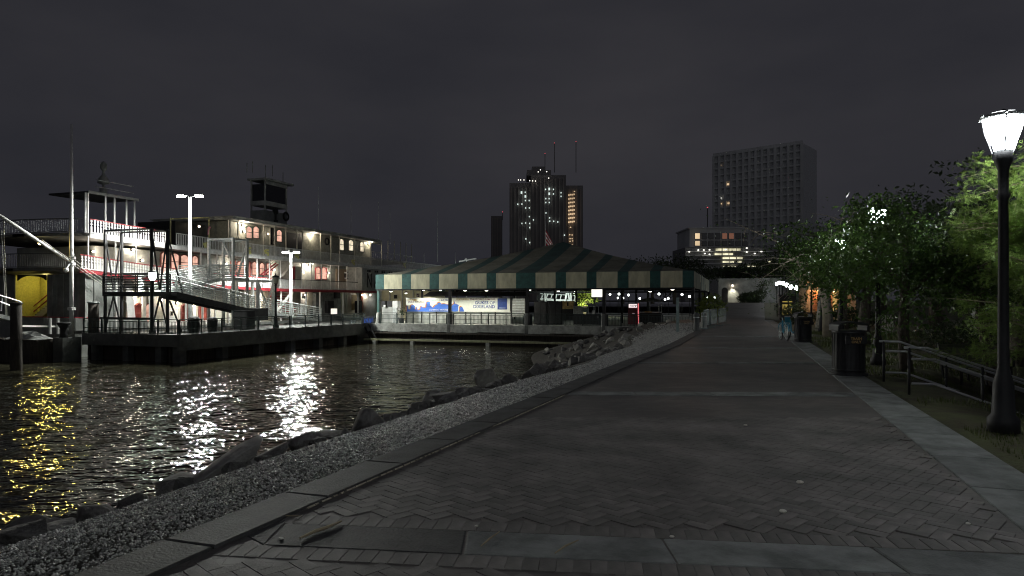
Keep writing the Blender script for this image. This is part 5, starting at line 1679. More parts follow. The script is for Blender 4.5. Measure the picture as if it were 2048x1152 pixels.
# stair handrails and the steps between them
def handrail(x, y, label):
    t = thing("handrail", label, "handrail", (x, y, 0))
    def Z(u): return 0.0 if u < .36 else -(u - .36) * .36
    us = [0, .36, 2.9]
    for h in (.80, .60, .16):
        pts = [(x + u + (0 if h > .7 else .12), y, Z(u) + h) for u in us]
        MB().path(pts, .022, 8).build("rail_tube", M_steel, t, True)
    for u in (.08, 1.2, 2.3):
        MB().tube((x + u, y, Z(u) - .15), (x + u, y, Z(u) + .8), .024, 8).build("rail_post", M_darksteel, t, True)
    return t
handrail(2.78, 13.8, "nearer of the two steel stair handrails going down beside the trash bin")
handrail(2.72, 15.75, "farther of the two steel stair handrails, closest to the trash bin")
st_ = thing("stone_steps", "shallow concrete steps going down between the two steel handrails", "steps", (4.2, 14.8, -.6))
for k in range(7):
    MB().box(3.25 + k * .42, 3.67 + k * .42 + .04, 13.9, 15.65, -.9 - .1 * k, -.12 * (k + 1) - .02 + .06).build("step", M_dconc, st_)

# slatted bench seen past the handrails
def bench(x, y, z, rz, label):
    t = thing("park_bench", label, "bench", (0, 0, 0))
    W_ = 1.5
    M_bs = mat("green_bench_slat", (.07, .085, .05), .4)
    for k in range(13):
        zz = .47 + .035 * k
        MB().box(-W_ / 2, W_ / 2, .22 + .012 * k, .245 + .012 * k, zz, zz + .024).build("back_slat", M_bs, t)
    for k in range(7):
        MB().box(-W_ / 2, W_ / 2, -.22 + .062 * k, -.17 + .062 * k, .42, .445).build("seat_slat", M_bs, t)
    for xx in (-W_ / 2 + .05, 0, W_ / 2 - .05):
        MB().bar((xx, -.2, 0), (xx, -.2, .42), .04).build("leg", M_black, t)
        MB().bar((xx, .24, 0), (xx, .42, .95), .04).build("leg", M_black, t)
        MB().bar((xx, -.22, .405), (xx, .26, .405), .035).build("seat_bearer", M_black, t)
    for xx in (-W_ / 2, W_ / 2):
        MB().bar((xx, -.24, .64), (xx, .3, .66), .045).build("armrest", M_black, t)
        MB().bar((xx, -.22, .42), (xx, -.22, .64), .035).build("arm_post", M_black, t)
    t.location = (x, y, z); t.rotation_euler = (0, 0, rz)
    return t
p = at_d(1957, 752, 15.6)
bench(p.x, p.y, park_z(p.x, p.y), TH + .25, "slatted dark green park bench beyond the handrails below the near street lamp")

# share bicycles
def bicycle(x, y, rz, label):
    t = thing("share_bicycle", label, "bicycle", (0, 0, 0), None)
    M_bl = mat("cyan_blue_paint", (.03, .24, .36), .35); M_ty = mat("tyre_rubber", (.02, .02, .02), .7); M_fr = M_galv
    def wheel(cy):
        w_ = MB(); pts = [(0, cy + .33 * math.cos(2 * math.pi * k / 20), .33 + .33 * math.sin(2 * math.pi * k / 20)) for k in range(21)]
        w_.path(pts, .024, 6); wl_ = w_.build("wheel", M_ty, t)
        r = MB(); r.path([(0, cy + .30 * math.cos(2 * math.pi * k / 20), .33 + .30 * math.sin(2 * math.pi * k / 20)) for k in range(21)], .012, 5); r.build("rim", M_galv, wl_)
        s = MB()
        for k in range(12):
            a = 2 * math.pi * k / 12
            s.tube((0, cy, .33), (0, cy + .3 * math.cos(a), .33 + .3 * math.sin(a)), .003, 3)
        s.build("spokes", M_galv, wl_, kind="stuff")
    wheel(-.52); wheel(.52)
    F = MB(); F.path([(0, -.42, .82), (0, -.36, .55), (0, -.05, .30), (0, .12, .34), (0, .22, .80)], .035, 8); F.build("frame", M_bl, t, True)
    for sx in (-.05, .05):
        MB().path([(sx, -.52, .33), (sx, -.45, .6), (sx * .6, -.43, .8)], .016, 6).build("fork_blade", M_fr, t)
        MB().path([(sx, .52, .33), (sx, .14, .33)], .014, 6).build("chain_stay", M_fr, t)
        MB().path([(sx, .52, .33), (sx * .8, .2, .7)], .013, 6).build("seat_stay", M_fr, t)
    MB().path([(-.3, -.30, 1.08), (-.22, -.40, 1.06), (0, -.43, .98), (.22, -.40, 1.06), (.3, -.30, 1.08)], .014, 6).build("handlebar", M_black, t)
    MB().tube((0, -.42, .8), (0, -.43, .99), .018, 6).build("stem", M_black, t)
    MB().prism([(-.085, -.62, .74), (.085, -.62, .74), (.105, -.64, .97), (-.105, -.64, .97)], (0, .05, 0)).build("front_panel", M_bl, t)
    MB().prism([(-.1, -.56, .72), (.1, -.56, .72), (.1, -.44, .72), (-.1, -.44, .72)], (0, 0, .02)).build("basket_floor", M_fr, t)
    MB().box(-.11, .11, -.655, -.635, .97, .99).build("panel_edge", M_white, t)
    MB().lathe((0, .24, .92), [(.05, 0), (.10, .03), (.09, .06), (.03, .07)], 8).build("saddle", M_black, t)
    MB().tube((0, .22, .78), (0, .24, .93), .016, 6).build("seat_post", M_galv, t)
    MB().path([(0, .52 + .36 * math.cos(a), .33 + .36 * math.sin(a)) for a in [k * math.pi / 8 + .2 for k in range(8)]], .03, 5).build("rear_mudguard", M_bl, t)
    MB().path([(0, -.52 + .36 * math.cos(a), .33 + .36 * math.sin(a)) for a in [k * math.pi / 8 + .2 for k in range(8)]], .03, 5).build("front_mudguard", M_bl, t)
    t.location = (x, y, 0); t.rotation_euler = (0, 0, rz)
    return t
p = on_z(1568, 681, 0); bicycle(p.x, p.y + .2, TH - .15, "blue and silver share bicycle parked on the path edge, farther from the bin")
p = on_z(1587, 681, 0); bicycle(p.x, p.y + .3, TH + .1, "blue share bicycle parked close against the smaller trash bin")
dk_ = thing("bicycle_dock", "low grey bicycle docking rail between the two share bicycles", "bike dock", (1.9, 29.6, 0))
p = on_z(1580, 672, 0)
MB().box(p.x - .5, p.x + .45, p.y - .05, p.y + .1, 0, .06).build("dock_rail", M_galv, dk_)
MB().cbox((p.x - .02, p.y, .06), (.2, .16, .3)).build("dock_head", M_galv, dk_)

# crowd barriers and two bollards at the pavilion corner
for k, (px, pyb) in enumerate(((1393, 662), (1408, 658))):
    p = on_z(px, pyb, 0)
    t = thing("round_bollard", "round dark bollard at the pavilion corner, " + ("nearer of two" if k == 0 else "farther of two, with a pale lit edge"), "bollard", (p.x, p.y, 0))
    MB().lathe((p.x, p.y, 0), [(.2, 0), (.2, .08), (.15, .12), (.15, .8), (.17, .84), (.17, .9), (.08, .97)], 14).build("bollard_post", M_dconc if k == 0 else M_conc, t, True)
    MB().lathe((p.x, p.y, .70), [(.158, 0), (.158, .05)], 14).build("bollard_band", M_galv, t, True)
M_barr = mat("dull_zinc", (.20, .25, .25), .45, metal=.3)
def barrier(p0, p1, label, z0):
    t = thing("crowd_barrier", label, "barrier", ((p0[0] + p1[0]) / 2, (p0[1] + p1[1]) / 2, z0))
    a, b = Vector((*p0, z0)), Vector((*p1, z0)); L = (b - a).length
    MB().path([a + Vector((0, 0, .1)), a + Vector((0, 0, .95)), a.lerp(b, .05) + Vector((0, 0, 1.08)), a.lerp(b, .95) + Vector((0, 0, 1.08)), b + Vector((0, 0, .95)), b + Vector((0, 0, .1))], .025, 6).build("barrier_frame", M_barr, t, True)
    MB().tube(a + Vector((0, 0, .2)), b + Vector((0, 0, .2)), .02, 5).build("barrier_rail", M_barr, t)
    for k in range(12):
        p = a.lerp(b, (k + .5) / 12)
        MB().tube(p + Vector((0, 0, .2)), p + Vector((0, 0, 1.07)), .012, 4).build("barrier_bar", M_barr, t)
    for q in (a, b):
        MB().bar(q + Vector((-.3, 0, .03)), q + Vector((.3, 0, .03)), .05).build("barrier_foot", M_barr, t)
barrier((-1.95, 40.0), (-1.75, 42.3), "galvanised crowd barrier nearest to the pavilion corner bollards", 0)
barrier((-1.7, 42.6), (-1.4, 45.0), "galvanised crowd barrier in the middle of the three along the path edge", 0)
barrier((-1.3, 45.4), (-.9, 48.0), "galvanised crowd barrier farthest along the path edge", 0)

# ------------------------------------------------------------------ trees
def tree(name, label, x, y, z0, h, crown_r, crown_z, seed, nleaf, lm, trunk_r=.18, lean=(0, 0), leaf=.11, flat=.7, group=None, limbs=6, bark=None, bare=0.0, center=(0, 0), narrow=.35, extra=()):
    r = random.Random(seed); rg = np.random.default_rng(seed)
    t = thing(name, label, "tree", (x, y, z0), group)
    bark = bark or M_bark
    top = Vector((x + lean[0], y + lean[1], z0 + crown_z))
    b0 = Vector((x, y, z0 - .1))
    tr = MB()
    pts = [b0, b0.lerp(top, .3) + Vector((r.uniform(-.1, .1), r.uniform(-.1, .1), 0)), b0.lerp(top, .65) + Vector((r.uniform(-.15, .15), r.uniform(-.15, .15), 0)), top]
    tr.path(pts, [trunk_r * 1.35, trunk_r, trunk_r * .8, trunk_r * .5], 9)
    tr.build("trunk", bark, t, True)
    C_ = top + Vector((center[0], center[1], 0))
    anchors = []
    for k in range(limbs):
        a = 2 * math.pi * k / limbs + r.uniform(-.4, .4); s = pts[1].lerp(top, r.uniform(.25, .95))
        e = C_ + Vector((math.cos(a) * crown_r * r.uniform(.6, .95), math.sin(a) * crown_r * r.uniform(.6, .95), r.uniform(-.7, .75) * (h - crown_z)))
        m1 = s.lerp(e, .45) + Vector((0, 0, .18 * crown_r))
        lb = MB(); lb.path([s, s.lerp(m1, .5) + Vector((r.uniform(-.1, .1), r.uniform(-.1, .1), .05)), m1, e], [trunk_r * .45, trunk_r * .35, trunk_r * .22, trunk_r * .06], 6)
        for q in range(5):
            u = r.uniform(.35, .95); s2 = m1.lerp(e, (u - .45) / .55) if u > .45 else s.lerp(m1, u / .45)
            e2 = s2 + Vector((r.gauss(0, 1), r.gauss(0, 1), r.gauss(-.05, .4))).normalized() * crown_r * r.uniform(.3, .55)
            lb.path([s2, s2.lerp(e2, .5) + Vector((0, 0, .08)), e2], [trunk_r * .13, trunk_r * .09, trunk_r * .03], 5)
            anchors += [(e2, .5), (s2.lerp(e2, .6), .4)]
        anchors += [(e, .6), (m1, .5)]
        lb.build("limb", bark, t, True)
    # leaf clumps round the branch ends
    A = np.array([list(a) for a, _ in anchors] + [list(e) for e in extra])
    na = len(A)
    n_ = int(nleaf * (1 - bare)); zmax = z0 + h
    idx = rg.integers(0, na, n_)
    keep = np.maximum(rg.uniform(.35, 1.25, na), np.where(np.arange(na) >= na - len(extra), 1, 0))          # some clumps dense, some sparse
    keepm = rg.uniform(0, 1, n_) < keep[idx]
    idx = idx[keepm]; n_ = len(idx)
    P_ = A[idx] + np.clip(rg.normal(0, 1, (n_, 3)), -1.45, 1.45) * np.array([narrow, narrow, narrow * flat]) * crown_r * .55
    P_ = P_[P_[:, 2] < zmax]; n_ = len(P_)
    d = rg.normal(0, 1, (n_, 3)); d[:, 2] -= .5; d /= np.linalg.norm(d, axis=1)[:, None]
    s = np.cross(d, rg.normal(0, 1, (n_, 3))); s /= np.linalg.norm(s, axis=1)[:, None]
    L = (leaf * rg.uniform(.6, 1.4, n_))[:, None]; W = L * .2
    V = np.stack([P_, P_ + d * L * .5 + s * W, P_ + d * L, P_ + d * L * .5 - s * W], 1).reshape(-1, 3) - np.array(t.location)
    me = mesh_np("crown", V, np.arange(len(V)), 4, lm)
    link("crown", me, ORG[t], t)
    return t
LM_a = leaf_mat("broad_green_leaf", (.10, .18, .035), (.035, .075, .018), .42)
LM_b = leaf_mat("dull_dark_leaf", (.05, .075, .03), (.025, .04, .016), .35)
LM_c = leaf_mat("feathery_cypress_leaf", (.26, .38, .09), (.17, .27, .055), .5)

# feathery cypress by the nearest lamp: sprays of small leaflets in pairs
def cypress(x, y, z0, label, sprays, seed, HT=3.9, RR=1.3):
    rg = np.random.default_rng(seed); r = random.Random(seed)
    t = thing("cypress_tree", label, "tree", (x, y, z0))
    top = Vector((x + .1, y, z0 + HT))
    MB().path([(x, y, z0 - .2), (x + .05, y, z0 + 1.6), (x, y + .1, z0 + HT * .7), top], [.17, .13, .09, .03], 9).build("trunk", M_bark, t, True)
    tips = []
    for k in range(30):
        zb_ = z0 + .9 + (HT - 1.3) * r.random() ** .8; a = r.uniform(0, 6.283)
        R_ = RR * (1.15 - .5 * (zb_ - z0) / HT) * r.uniform(.6, 1.1)
        s = Vector((x, y, zb_)); e = s + Vector((math.cos(a) * R_, math.sin(a) * R_, r.uniform(-.1, .5)))
        m_ = s.lerp(e, .5) + Vector((0, 0, .12))
        lb = MB(); lb.path([s, m_, e], [.018, .011, .004], 5); 
        for q in range(7):
            u = r.uniform(.25, 1); b_ = s.lerp(m_, u * 2) if u < .5 else m_.lerp(e, u * 2 - 1)
            e2 = b_ + Vector((r.gauss(0, 1), r.gauss(0, 1), r.gauss(.15, .5))).normalized() * r.uniform(.25, .6)
            lb.path([b_, e2], [.005, .002], 4)
            for v in (.3, .55, .8, 1.0):
                tips.append(b_.lerp(e2, v))
        lb.build("limb", mat("pale_twig_bark", (.22, .19, .12), .8), t)
    T = np.array([list(q) for q in tips]); n_ = sprays
    base_ = T[rg.integers(0, len(T), n_)] + rg.normal(0, .06, (n_, 3))
    d = rg.normal(0, 1, (n_, 3)); d[:, 2] *= .6; d[:, 2] -= .15; d /= np.linalg.norm(d, axis=1)[:, None]
    up = rg.normal(0, .4, (n_, 3)); up[:, 2] += 1
    s = np.cross(d, up); s /= np.linalg.norm(s, axis=1)[:, None]
    Ls = rg.uniform(.10, .19, n_)
    Vs = []
    for j in range(7):
        u = (j + .6) / 7
        for sg in (-1, 1):
            p = base_ + d * (Ls * u)[:, None]
            ld = d * .55 + s * sg; ld /= np.linalg.norm(ld, axis=1)[:, None]
            ln = (.035 * (1.15 - .7 * u) * rg.uniform(.8, 1.2, n_))[:, None]
            wv = d * .0045
            Vs.append(np.stack([p - wv, p + ld * ln * .6 - wv * .9, p + ld * ln, p + wv], 1))
    V = np.concatenate(Vs, 0).reshape(-1, 3) - np.array(t.location)
    me = mesh_np("crown", V, np.arange(len(V)), 4, LM_c)
    link("crown", me, ORG[t], t)
    return t
cypress(4.05, 11.35, park_z(4.05, 11.35), "feathery bright green cypress lit by the nearest street lamp", 9500, 4)
cypress(4.9, 12.6, park_z(4.9, 12.6), "second feathery cypress just behind the lamplit one, darker", 5000, 8, 3.7, 1.5)
EX = {31: [(3.02, 17.6, 3.5), (2.95, 17.7, 3.75), (3.15, 17.5, 3.65), (3.0, 17.4, 3.3), (2.7, 17.8, 3.1), (2.5, 18.2, 2.8), (3.4, 17.2, 3.0), (2.6, 18.0, 3.5)] + [(3.02, 17.6, 3.5), (2.98, 17.5, 3.62), (3.05, 17.55, 3.4), (2.93, 17.7, 3.55)] * 2, 33: [(3.3, 26.5, 3.4), (3.2, 26.8, 3.7), (3.5, 26.2, 3.55), (2.9, 27.2, 3.1), (3.0, 27, 2.7)], 34: [(3.6, 36, 3.4), (3.9, 36, 3.0), (3.4, 36.5, 2.6)]}
T_ = [
    ("shade_tree", "leafy tree with lamplit leaves around the second street lamp", 3.75, 18.3, 4.9, 2.0, 3.3, 31, 11000, LM_a, .12, .12),
    ("shade_tree", "dark broad tree with hanging leaves behind the big trash bin", 5.4, 17.5, 4.3, 2.2, 2.8, 32, 8000, LM_a, .12, .12),
    ("shade_tree", "green lit tree over the third street lamp beside the bicycles", 4.3, 28.0, 5.0, 2.4, 3.3, 33, 9000, LM_a, .2, .17),
    ("shade_tree", "tree with bright green drooping leaves before the shuttered cottage", 4.9, 37.8, 5.6, 2.7, 3.5, 34, 8000, LM_a, .22, .19),
    ("shade_tree", "dark dense tree at the far side of the lawn behind the bench", 8.6, 23.5, 4.9, 3.0, 3.2, 35, 9000, LM_b, .26, .2),
    ("shade_tree", "thick trunked dark tree rising behind the park bench", 6.9, 20.6, 4.4, 2.4, 2.9, 36, 8000, LM_b, .28, .18),
    ("shade_tree", "tall dark tree overhanging the path beyond the cottage", 7.2, 63, 7.0, 3.6, 5.2, 37, 6000, LM_b, .25, .26),
    ("shade_tree", "spreading dark tree beside the far bright lamp row", 7.6, 76, 8.5, 5.0, 6, 38, 6000, LM_b, .3, .3),
    ("shade_tree", "big dark tree behind the shuttered cottage roof", 10.5, 60, 9, 5.2, 6.4, 39, 6500, LM_b, .35, .28),
    ("shade_tree", "dark tree behind the lawn between the cottage and the pillar", 10.5, 44, 8, 4.4, 5.2, 40, 6000, LM_b, .32, .24),
    ("shade_tree", "tree mass at the far right behind the stone pillar", 13.5, 33, 8, 4.6, 5, 41, 6000, LM_b, .3, .24),
]
for (nm, lab, x, y, h, cr, cz, sd, nl, lm, tr_, lf) in T_:
    tree(nm, lab, x, y, park_z(x, y), h, cr, cz, sd, nl, lm, tr_, (random.uniform(-.4, .2), random.uniform(-.3, .3)), lf, extra=EX.get(sd, ()))
tree("pale_trunk_tree", "tree with a mottled pale trunk beside the lit yellow windows", 4.9, 45.5, 0, 5.5, 1.8, 3.6, 51, 2500, LM_b, .42, (.1, 0), .18, bark=mat("mottled_pale_bark", (.34, .33, .29), .8, var=.6, scale=4))
tree("bare_branch_tree", "nearly bare tree with long pale branches reaching over the far path", 3.7, 33.5, 0, 6.6, 3.6, 3.9, 52, 2600, LM_a, .16, (-.5, 0), .12, bark=mat("pale_branch_bark", (.36, .31, .24), .7), bare=.55, center=(-1.2, 0))
tree("forked_tree", "small forked tree standing before the white lamplit wall", on_y(1514, 600, 112).x, 112, 1.0, 4.5, 2.0, 2.0, 53, 1600, LM_b, .3, (.1, 0), .3, limbs=4)
tree("palm_like_tree", "lamplit yellow green tree glimpsed through the third pavilion bay", on_y(1168, 600, 96).x, 96, ZQ, 4.5, 1.6, 2.8, 54, 2600, leaf_mat("yellow_green_leaf", (.28, .34, .06), (.16, .22, .05), .5), .25, (.2, 0), .3)
lamp("tree_uplight", 'POINT', (on_y(1172, 600, 94).x, 94, .6), 500, (.95, 1, .6), .15)
for px, y, sd, lab in ((1120, 150, 61, "big dark tree crown behind the canopy peak of the pavilion"), (1245, 140, 62, "low dark tree crown behind the right canopy slope"), (1305, 135, 63, "round dark tree crown behind the right end of the canopy"), (1350, 128, 64, "dark tree crown over the curtained end of the pavilion"), (1460, 125, 65, "wide dark tree crown over the arched door of the white wall"), (1520, 122, 66, "dark tree crown over the forked tree")):
    p = on_y(px, 600, y)
    tree("distant_tree", lab, p.x, y, 1.0, {1120: 8.2, 1245: 8.4, 1305: 10.8, 1350: 9, 1460: 6.5, 1520: 7}[px], 5.0, 5.4, sd, 3200, LM_b, .3, (0, 0), .5)

# hedges and shrubs
def shrub(x, y, z, rx, ry, h, label, seed, n_=1800, lm=LM_b, leaf=.09, name="shrub"):
    rg = np.random.default_rng(seed)
    t = thing(name, label, "shrub", (x, y, z))
    mb = MB(); r = random.Random(seed)
    for k in range(6):
        mb.path([(x + r.uniform(-.1, .1), y + r.uniform(-.1, .1), z - .05), (x + r.uniform(-.5, .5) * rx, y + r.uniform(-.5, .5) * ry, z + h * .75)], [.025, .008], 5)
    mb.build("stem", M_bark, t, kind="stuff")
    u = rg.normal(0, 1, (n_, 3)); u /= np.linalg.norm(u, axis=1)[:, None]
    rad = rg.uniform(.45, 1.08, n_)[:, None] ** .5
    P_ = u * rad * np.array([rx, ry, h * .55]) + np.array([x, y, z + h * .5])
    d = rg.normal(0, 1, (n_, 3)); d /= np.linalg.norm(d, axis=1)[:, None]; s = np.cross(d, u); s /= np.linalg.norm(s, axis=1)[:, None] + 1e-6
    L = (leaf * rg.uniform(.6, 1.5, n_))[:, None]
    V = np.stack([P_, P_ + d * L * .5 + s * L * .25, P_ + d * L, P_ + d * L * .5 - s * L * .25], 1).reshape(-1, 3) - np.array([x, y, z])
    me = mesh_np("foliage", V, np.arange(len(V)), 4, lm)
    link("foliage", me, ORG[t], t)
    return t
shrub(3.6, 51, 0, .9, 1.0, 1.3, "dark clipped bush at the path edge before the yellow windows", 71, leaf=.14)
shrub(4.0, 62, 0, 1.2, 1.4, 1.7, "dark round bush at the path edge past the yellow windows", 72, leaf=.16)
shrub(6.2, 46, 0, 2.0, .8, 1.1, "low dark hedge in front of the shuttered cottage", 73, 2600, leaf=.14, name="hedge")
shrub(7.2, 27.5, -.1, 1.4, 1.1, 1.0, "dark shrub on the lawn behind the big trash bin", 74, leaf=.1)
shrub(9.3, 30.5, -.2, 1.6, 1.2, 1.3, "dark shrub at the foot of the stone pillar", 75, leaf=.12)
shrub(on_y(1500, 600, 108).x, 108, 1.1, 1.8, 1.2, 1.6, "dark round bush at the foot of the white wall", 76, leaf=.3)
shrub(on_y(1421, 600, 70).x, 70, ZQ + .2, 1.5, 1.5, 2.6, "loose green shrub by the curtained end of the pavilion", 77, 900, leaf_mat("yellow_green_leaf", (.28, .34, .06), (.16, .22, .05), .5), .3)

# ------------------------------------------------------------------ cottage, kiosk, pillar, wall
ct = thing("shuttered_cottage", "small cottage with louvred shutters lit orange by its porch lamps", "cottage", (7.5, 54, 0))
YC = 52.0
def cb(px0, px1, py0, py1, off, dep, nm, m, parent):
    pm = (px0 + px1) / 2; y = YC - off
    return MB().box(on_y(px0, 600, y).x, on_y(px1, 600, y).x, y, y + dep, on_y(pm, py1, y).z, on_y(pm, py0, y).z).build(nm, m, parent)
M_cw = mat("ochre_stucco", (.40, .27, .15), .8, var=.2); M_shut = mat("orange_brown_shutter", (.50, .22, .09), .6, var=.15)
MB().box(on_y(1612, 600, YC).x, on_y(1712, 600, YC).x, YC, YC + 6, -.2, 3.6).build("wall", M_cw, ct)
xm0, xm1 = on_y(1608, 600, YC).x, on_y(1716, 600, YC).x
MB().prism([(xm0, YC - .6, 3.6), (xm1, YC - .6, 3.6), (xm1, YC + 3, 5.6), (xm0, YC + 3, 5.6)], (0, 0, .12)).build("roof", M_darksteel, ct)
for (a, b, c, d, kind) in ((1626, 1637, 582, 623, 's'), (1638.5, 1654, 584, 622, 'd'), (1655.5, 1664.5, 588, 622, 's'), (1665.5, 1674, 586, 622, 'w'), (1675, 1682, 588, 622, 's')):
    if kind == 's':
        f = cb(a, b, c, d, .1, .08, "shutter", M_shut, ct)
        n_ = 11
        for k in range(n_):
            z = c + (d - c) * (k + .5) / n_
            cb(a + 1, b - 1, z - 1.1, z + .5, .14, .05, "louvre", M_shut, f)
    elif kind == 'd':
        cb(a, b, c, d, .03, .05, "dark_doorway", M_black, ct)
    else:
        f = cb(a - .5, b + .5, c - .5, d + .5, .06, .08, "window", M_cw, ct)
        cb(a, b, c, d, .08, .03, "pane", glow("lit_amber_window", (1, .62, .2), .5, var=.4, scale=2), f)
cb(1622, 1690, 622.5, 625, .25, .3, "porch_sill", M_cw, ct)
for (px, py, w_) in ((1622, 580, 16), (1637, 579, 26), (1668, 582, 16)):
    p = on_y(px, py, YC - .35)
    MB().cbox((p.x, p.y + .12, p.z), (.1, .24, .08)).build("porch_lamp", M_black, ct)
    MB().ball((p.x, p.y, p.z - .06), .055, 6).build("lamp_glass", glow("orange_lamp_glass", (1, .6, .28), 8), ct)
    lamp("porch_light", 'POINT', (p.x, p.y - .25, p.z - .1), w_, (1, .55, .25), .06, ct)
kx = thing("lit_display_kiosk", "dark kiosk with two tall lit yellow window panels at the path edge", "kiosk", (3.8, 56.6, 0))
YC = 56.0
cb(1559, 1592, 592, 640, .0, 1.6, "kiosk_body", M_black, kx)
cb(1557, 1594, 589, 592, .2, 2.0, "kiosk_roof", M_darksteel, kx)
for a, b in ((1565, 1575.4), (1578, 1584.6)):
    for c, d in ((602.5, 604.5), (608.5, 621.3), (623, 630.5)):
        f = cb(a - .6, b + .6, c - .6, d + .6, .06, .05, "window", M_darksteel, kx)
        cb(a, b, c, d, .08, .03, "pane", glow("lit_yellow_panel", (.95, .72, .18), .30, var=.35, scale=5), f)
# white wall building with the arched door
wb = thing("white_wall_building", "long low white building with an arched dark door and one wall lamp", "building", (on_y(1495, 600, 118).x, 120, 1.2))
YC = 118.0
M_ww = mat("rough_white_stucco", (.38, .39, .38), .85, var=.25, scale=1.2, bump=.03)
cb(1437, 1562, 559, 606, 0, 8, "wall", M_ww, wb)
cb(1435, 1564, 556.5, 559, .4, 8.8, "coping", M_ww, wb)
P_ = []
for k in range(9):
    a = math.pi * k / 8
    P_.append(on_y(1449.5 - 6.2 * math.cos(a), 581 - 6 * math.sin(a), YC - .05))
P_ = [on_y(1443.3, 605.5, YC - .05)] + P_ + [on_y(1455.7, 605.5, YC - .05)]
MB().prism(P_, (0, -.08, 0)).build("arched_door", M_black, wb)
f = cb(1463.5, 1466.5, 568, 570, .5, .5, "wall_lamp", M_black, wb)
p = on_y(1465, 571, YC - .45)
MB().ball((p.x, p.y, p.z), .14, 6).build("lamp_glass", G_bulb, f)
lamp("wall_lamp_light", 'SPOT', (p.x, p.y, p.z - .1), 900, (1, .93, .7), .12, wb, aim=(p.x, p.y + .3, p.z - 4), cone=100, blend=.8)
# gate pillar with a round-headed marker
p = at_d(1959, 662, 30)
gp_ = thing("gate_pillar", "grey stone gate pillar standing in the dark behind the bench", "pillar", (p.x, p.y, -.3))
MB().cbox((p.x, p.y, -.4), (.5, .4, 1.95), TH).build("pillar_shaft", M_conc, gp_); MB().cbox((p.x, p.y, 1.551), (.6, .5, .1), TH).build("pillar_cap", M_conc, gp_)
p = at_d(1974, 662, 30.4)
mk = MB(); pts = []
for k in range(9):
    a = math.pi * k / 8
    pts.append((p.x + CT * -.22 * math.cos(a), p.y + ST * -.22 * math.cos(a), 1.05 + .45 * math.sin(a)))
mk.prism([(p.x - CT * .22, p.y - ST * .22, -.4)] + pts + [(p.x + CT * .22, p.y + ST * .22, -.4)], (-ST * .15, CT * .15, 0))
tag(mk.build("stone_marker", M_conc), "pale round headed stone slab leaning beside the gate pillar", "stone marker")
p = at_d(1773, 668, 34)
pk = thing("picket_gate", "small pale picket gate at the back of the lawn", "gate", (p.x, p.y, 0))
for k in range(6):
    MB().cbox((p.x + CT * (k * .12 - .3), p.y + ST * (k * .12 - .3), -.05), (.06, .03, .95), TH).build("picket", M_cream, pk)
for z in (.2, .7):
    MB().bar((p.x - CT * .38, p.y - ST * .38, z), (p.x + CT * .38, p.y + ST * .38, z), .04).build("gate_rail", M_cream, pk)
# ------------------------------------------------------------------ the town in the distance
M_tower = mat("brown_tower_stone", (.30, .285, .28), .8, var=.2, scale=.02)
M_pier = mat("pale_tower_pier", (.40, .36, .33), .8, var=.15, scale=.05)
G_winw = glow("cold_lit_office_window", (.85, 1, .95), .8, var=.3, scale=.05)
G_wino = glow("warm_lit_office_window", (1, .70, .42), .65, var=.4, scale=.05)
G_red = glow("red_beacon_glass", (1, .12, .15), 1.2)
G_rooflamp = glow("roof_lamp_glass", (1, .96, .85), 2.2)

class Far:
    """a distant building whose front faces the promenade; boxes are given by where their faces stand at depth d"""
    def __init__(s, name, label, cat, d, pxc):
        s.d = d; p = at_d(pxc, HOR, d)
        s.t = thing(name, label, cat, (p.x, p.y, 1.0))
    def box(s, px0, px1, py0, py1, name, m, off=0.0, dep=1.0, parent=None):
        d = s.d - off
        a, b = at_d(px0, py1, d), at_d(px1, py0, d)
        fw = Vector((-ST, CT, 0)) * dep
        mb = MB(); A, B = Vector((a.x, a.y, a.z)), Vector((b.x, b.y, a.z)); h = Vector((0, 0, b.z - a.z))
        mb.add([A, B, B + fw, A + fw, A + h, B + h, B + fw + h, A + fw + h], [(0, 3, 2, 1), (4, 5, 6, 7), (0, 1, 5, 4), (1, 2, 6, 5), (2, 3, 7, 6), (3, 0, 4, 7)])
        return mb.build(name, m, parent or s.t)

tw = Far("ribbed_tower", "tall stepped dark tower with vertical ribs and scattered lit windows", "skyscraper", 420, 1092)
tw.box(1019, 1066, 366, 604, "tower_wing", M_tower, 0, 30)
tw.box(1062, 1132, 350, 604, "tower_core", M_tower, 4, 34)
tw.box(1126, 1166, 371, 604, "tower_wing", M_tower, 0, 30)
tw.box(1054, 1102, 340, 351, "tower_crown", M_tower, 0, 24)
tw.box(1064, 1090, 333, 341, "tower_crown", M_tower, -2, 18)
for k in range(7):
    tw.box(1021 + k * 7.6, 1023.6 + k * 7.6, 374, 604, "pier", M_pier, 1.2, 1.1) if 1021 + k * 7.6 < 1060 else None
for k in range(9):
    tw.box(1065 + k * 7.6, 1067.2 + k * 7.6, 356, 604, "pier", M_pier, 5.2, 1.1)
for k in range(5):
    tw.box(1129 + k * 7.8, 1131.6 + k * 7.8, 378, 604, "pier", M_pier, 1.2, 1.1)
wins = [(200, 393), (245, 390), (247, 440), (247, 490), (293, 490), (155, 535), (205, 533), (250, 580), (295, 580), (295, 685), (205, 768), (250, 762), (299, 768), (299, 818), (253, 955), (299, 1000), (345, 725), (492, 355), (537, 350), (588, 355), (537, 408), (588, 410), (495, 467), (535, 467), (495, 514), (537, 514), (497, 640), (541, 700), (543, 740), (591, 742), (640, 750), (680, 395), (680, 440), (722, 910)]
for (x, y) in wins:
    px, py = 1010 + .165 * x, 320 + .165 * y
    big = (x, y) in ((537, 350), (537, 408), (247, 440), (200, 393))
    hw = 1.5 if big else .95; hh = 2.3 if big else 1.2
    tw.box(px - hw, px + hw, py - hh, py + hh, "lit_window", G_winw, 6.6 if 1062 < px < 1130 else 2.4, .8)
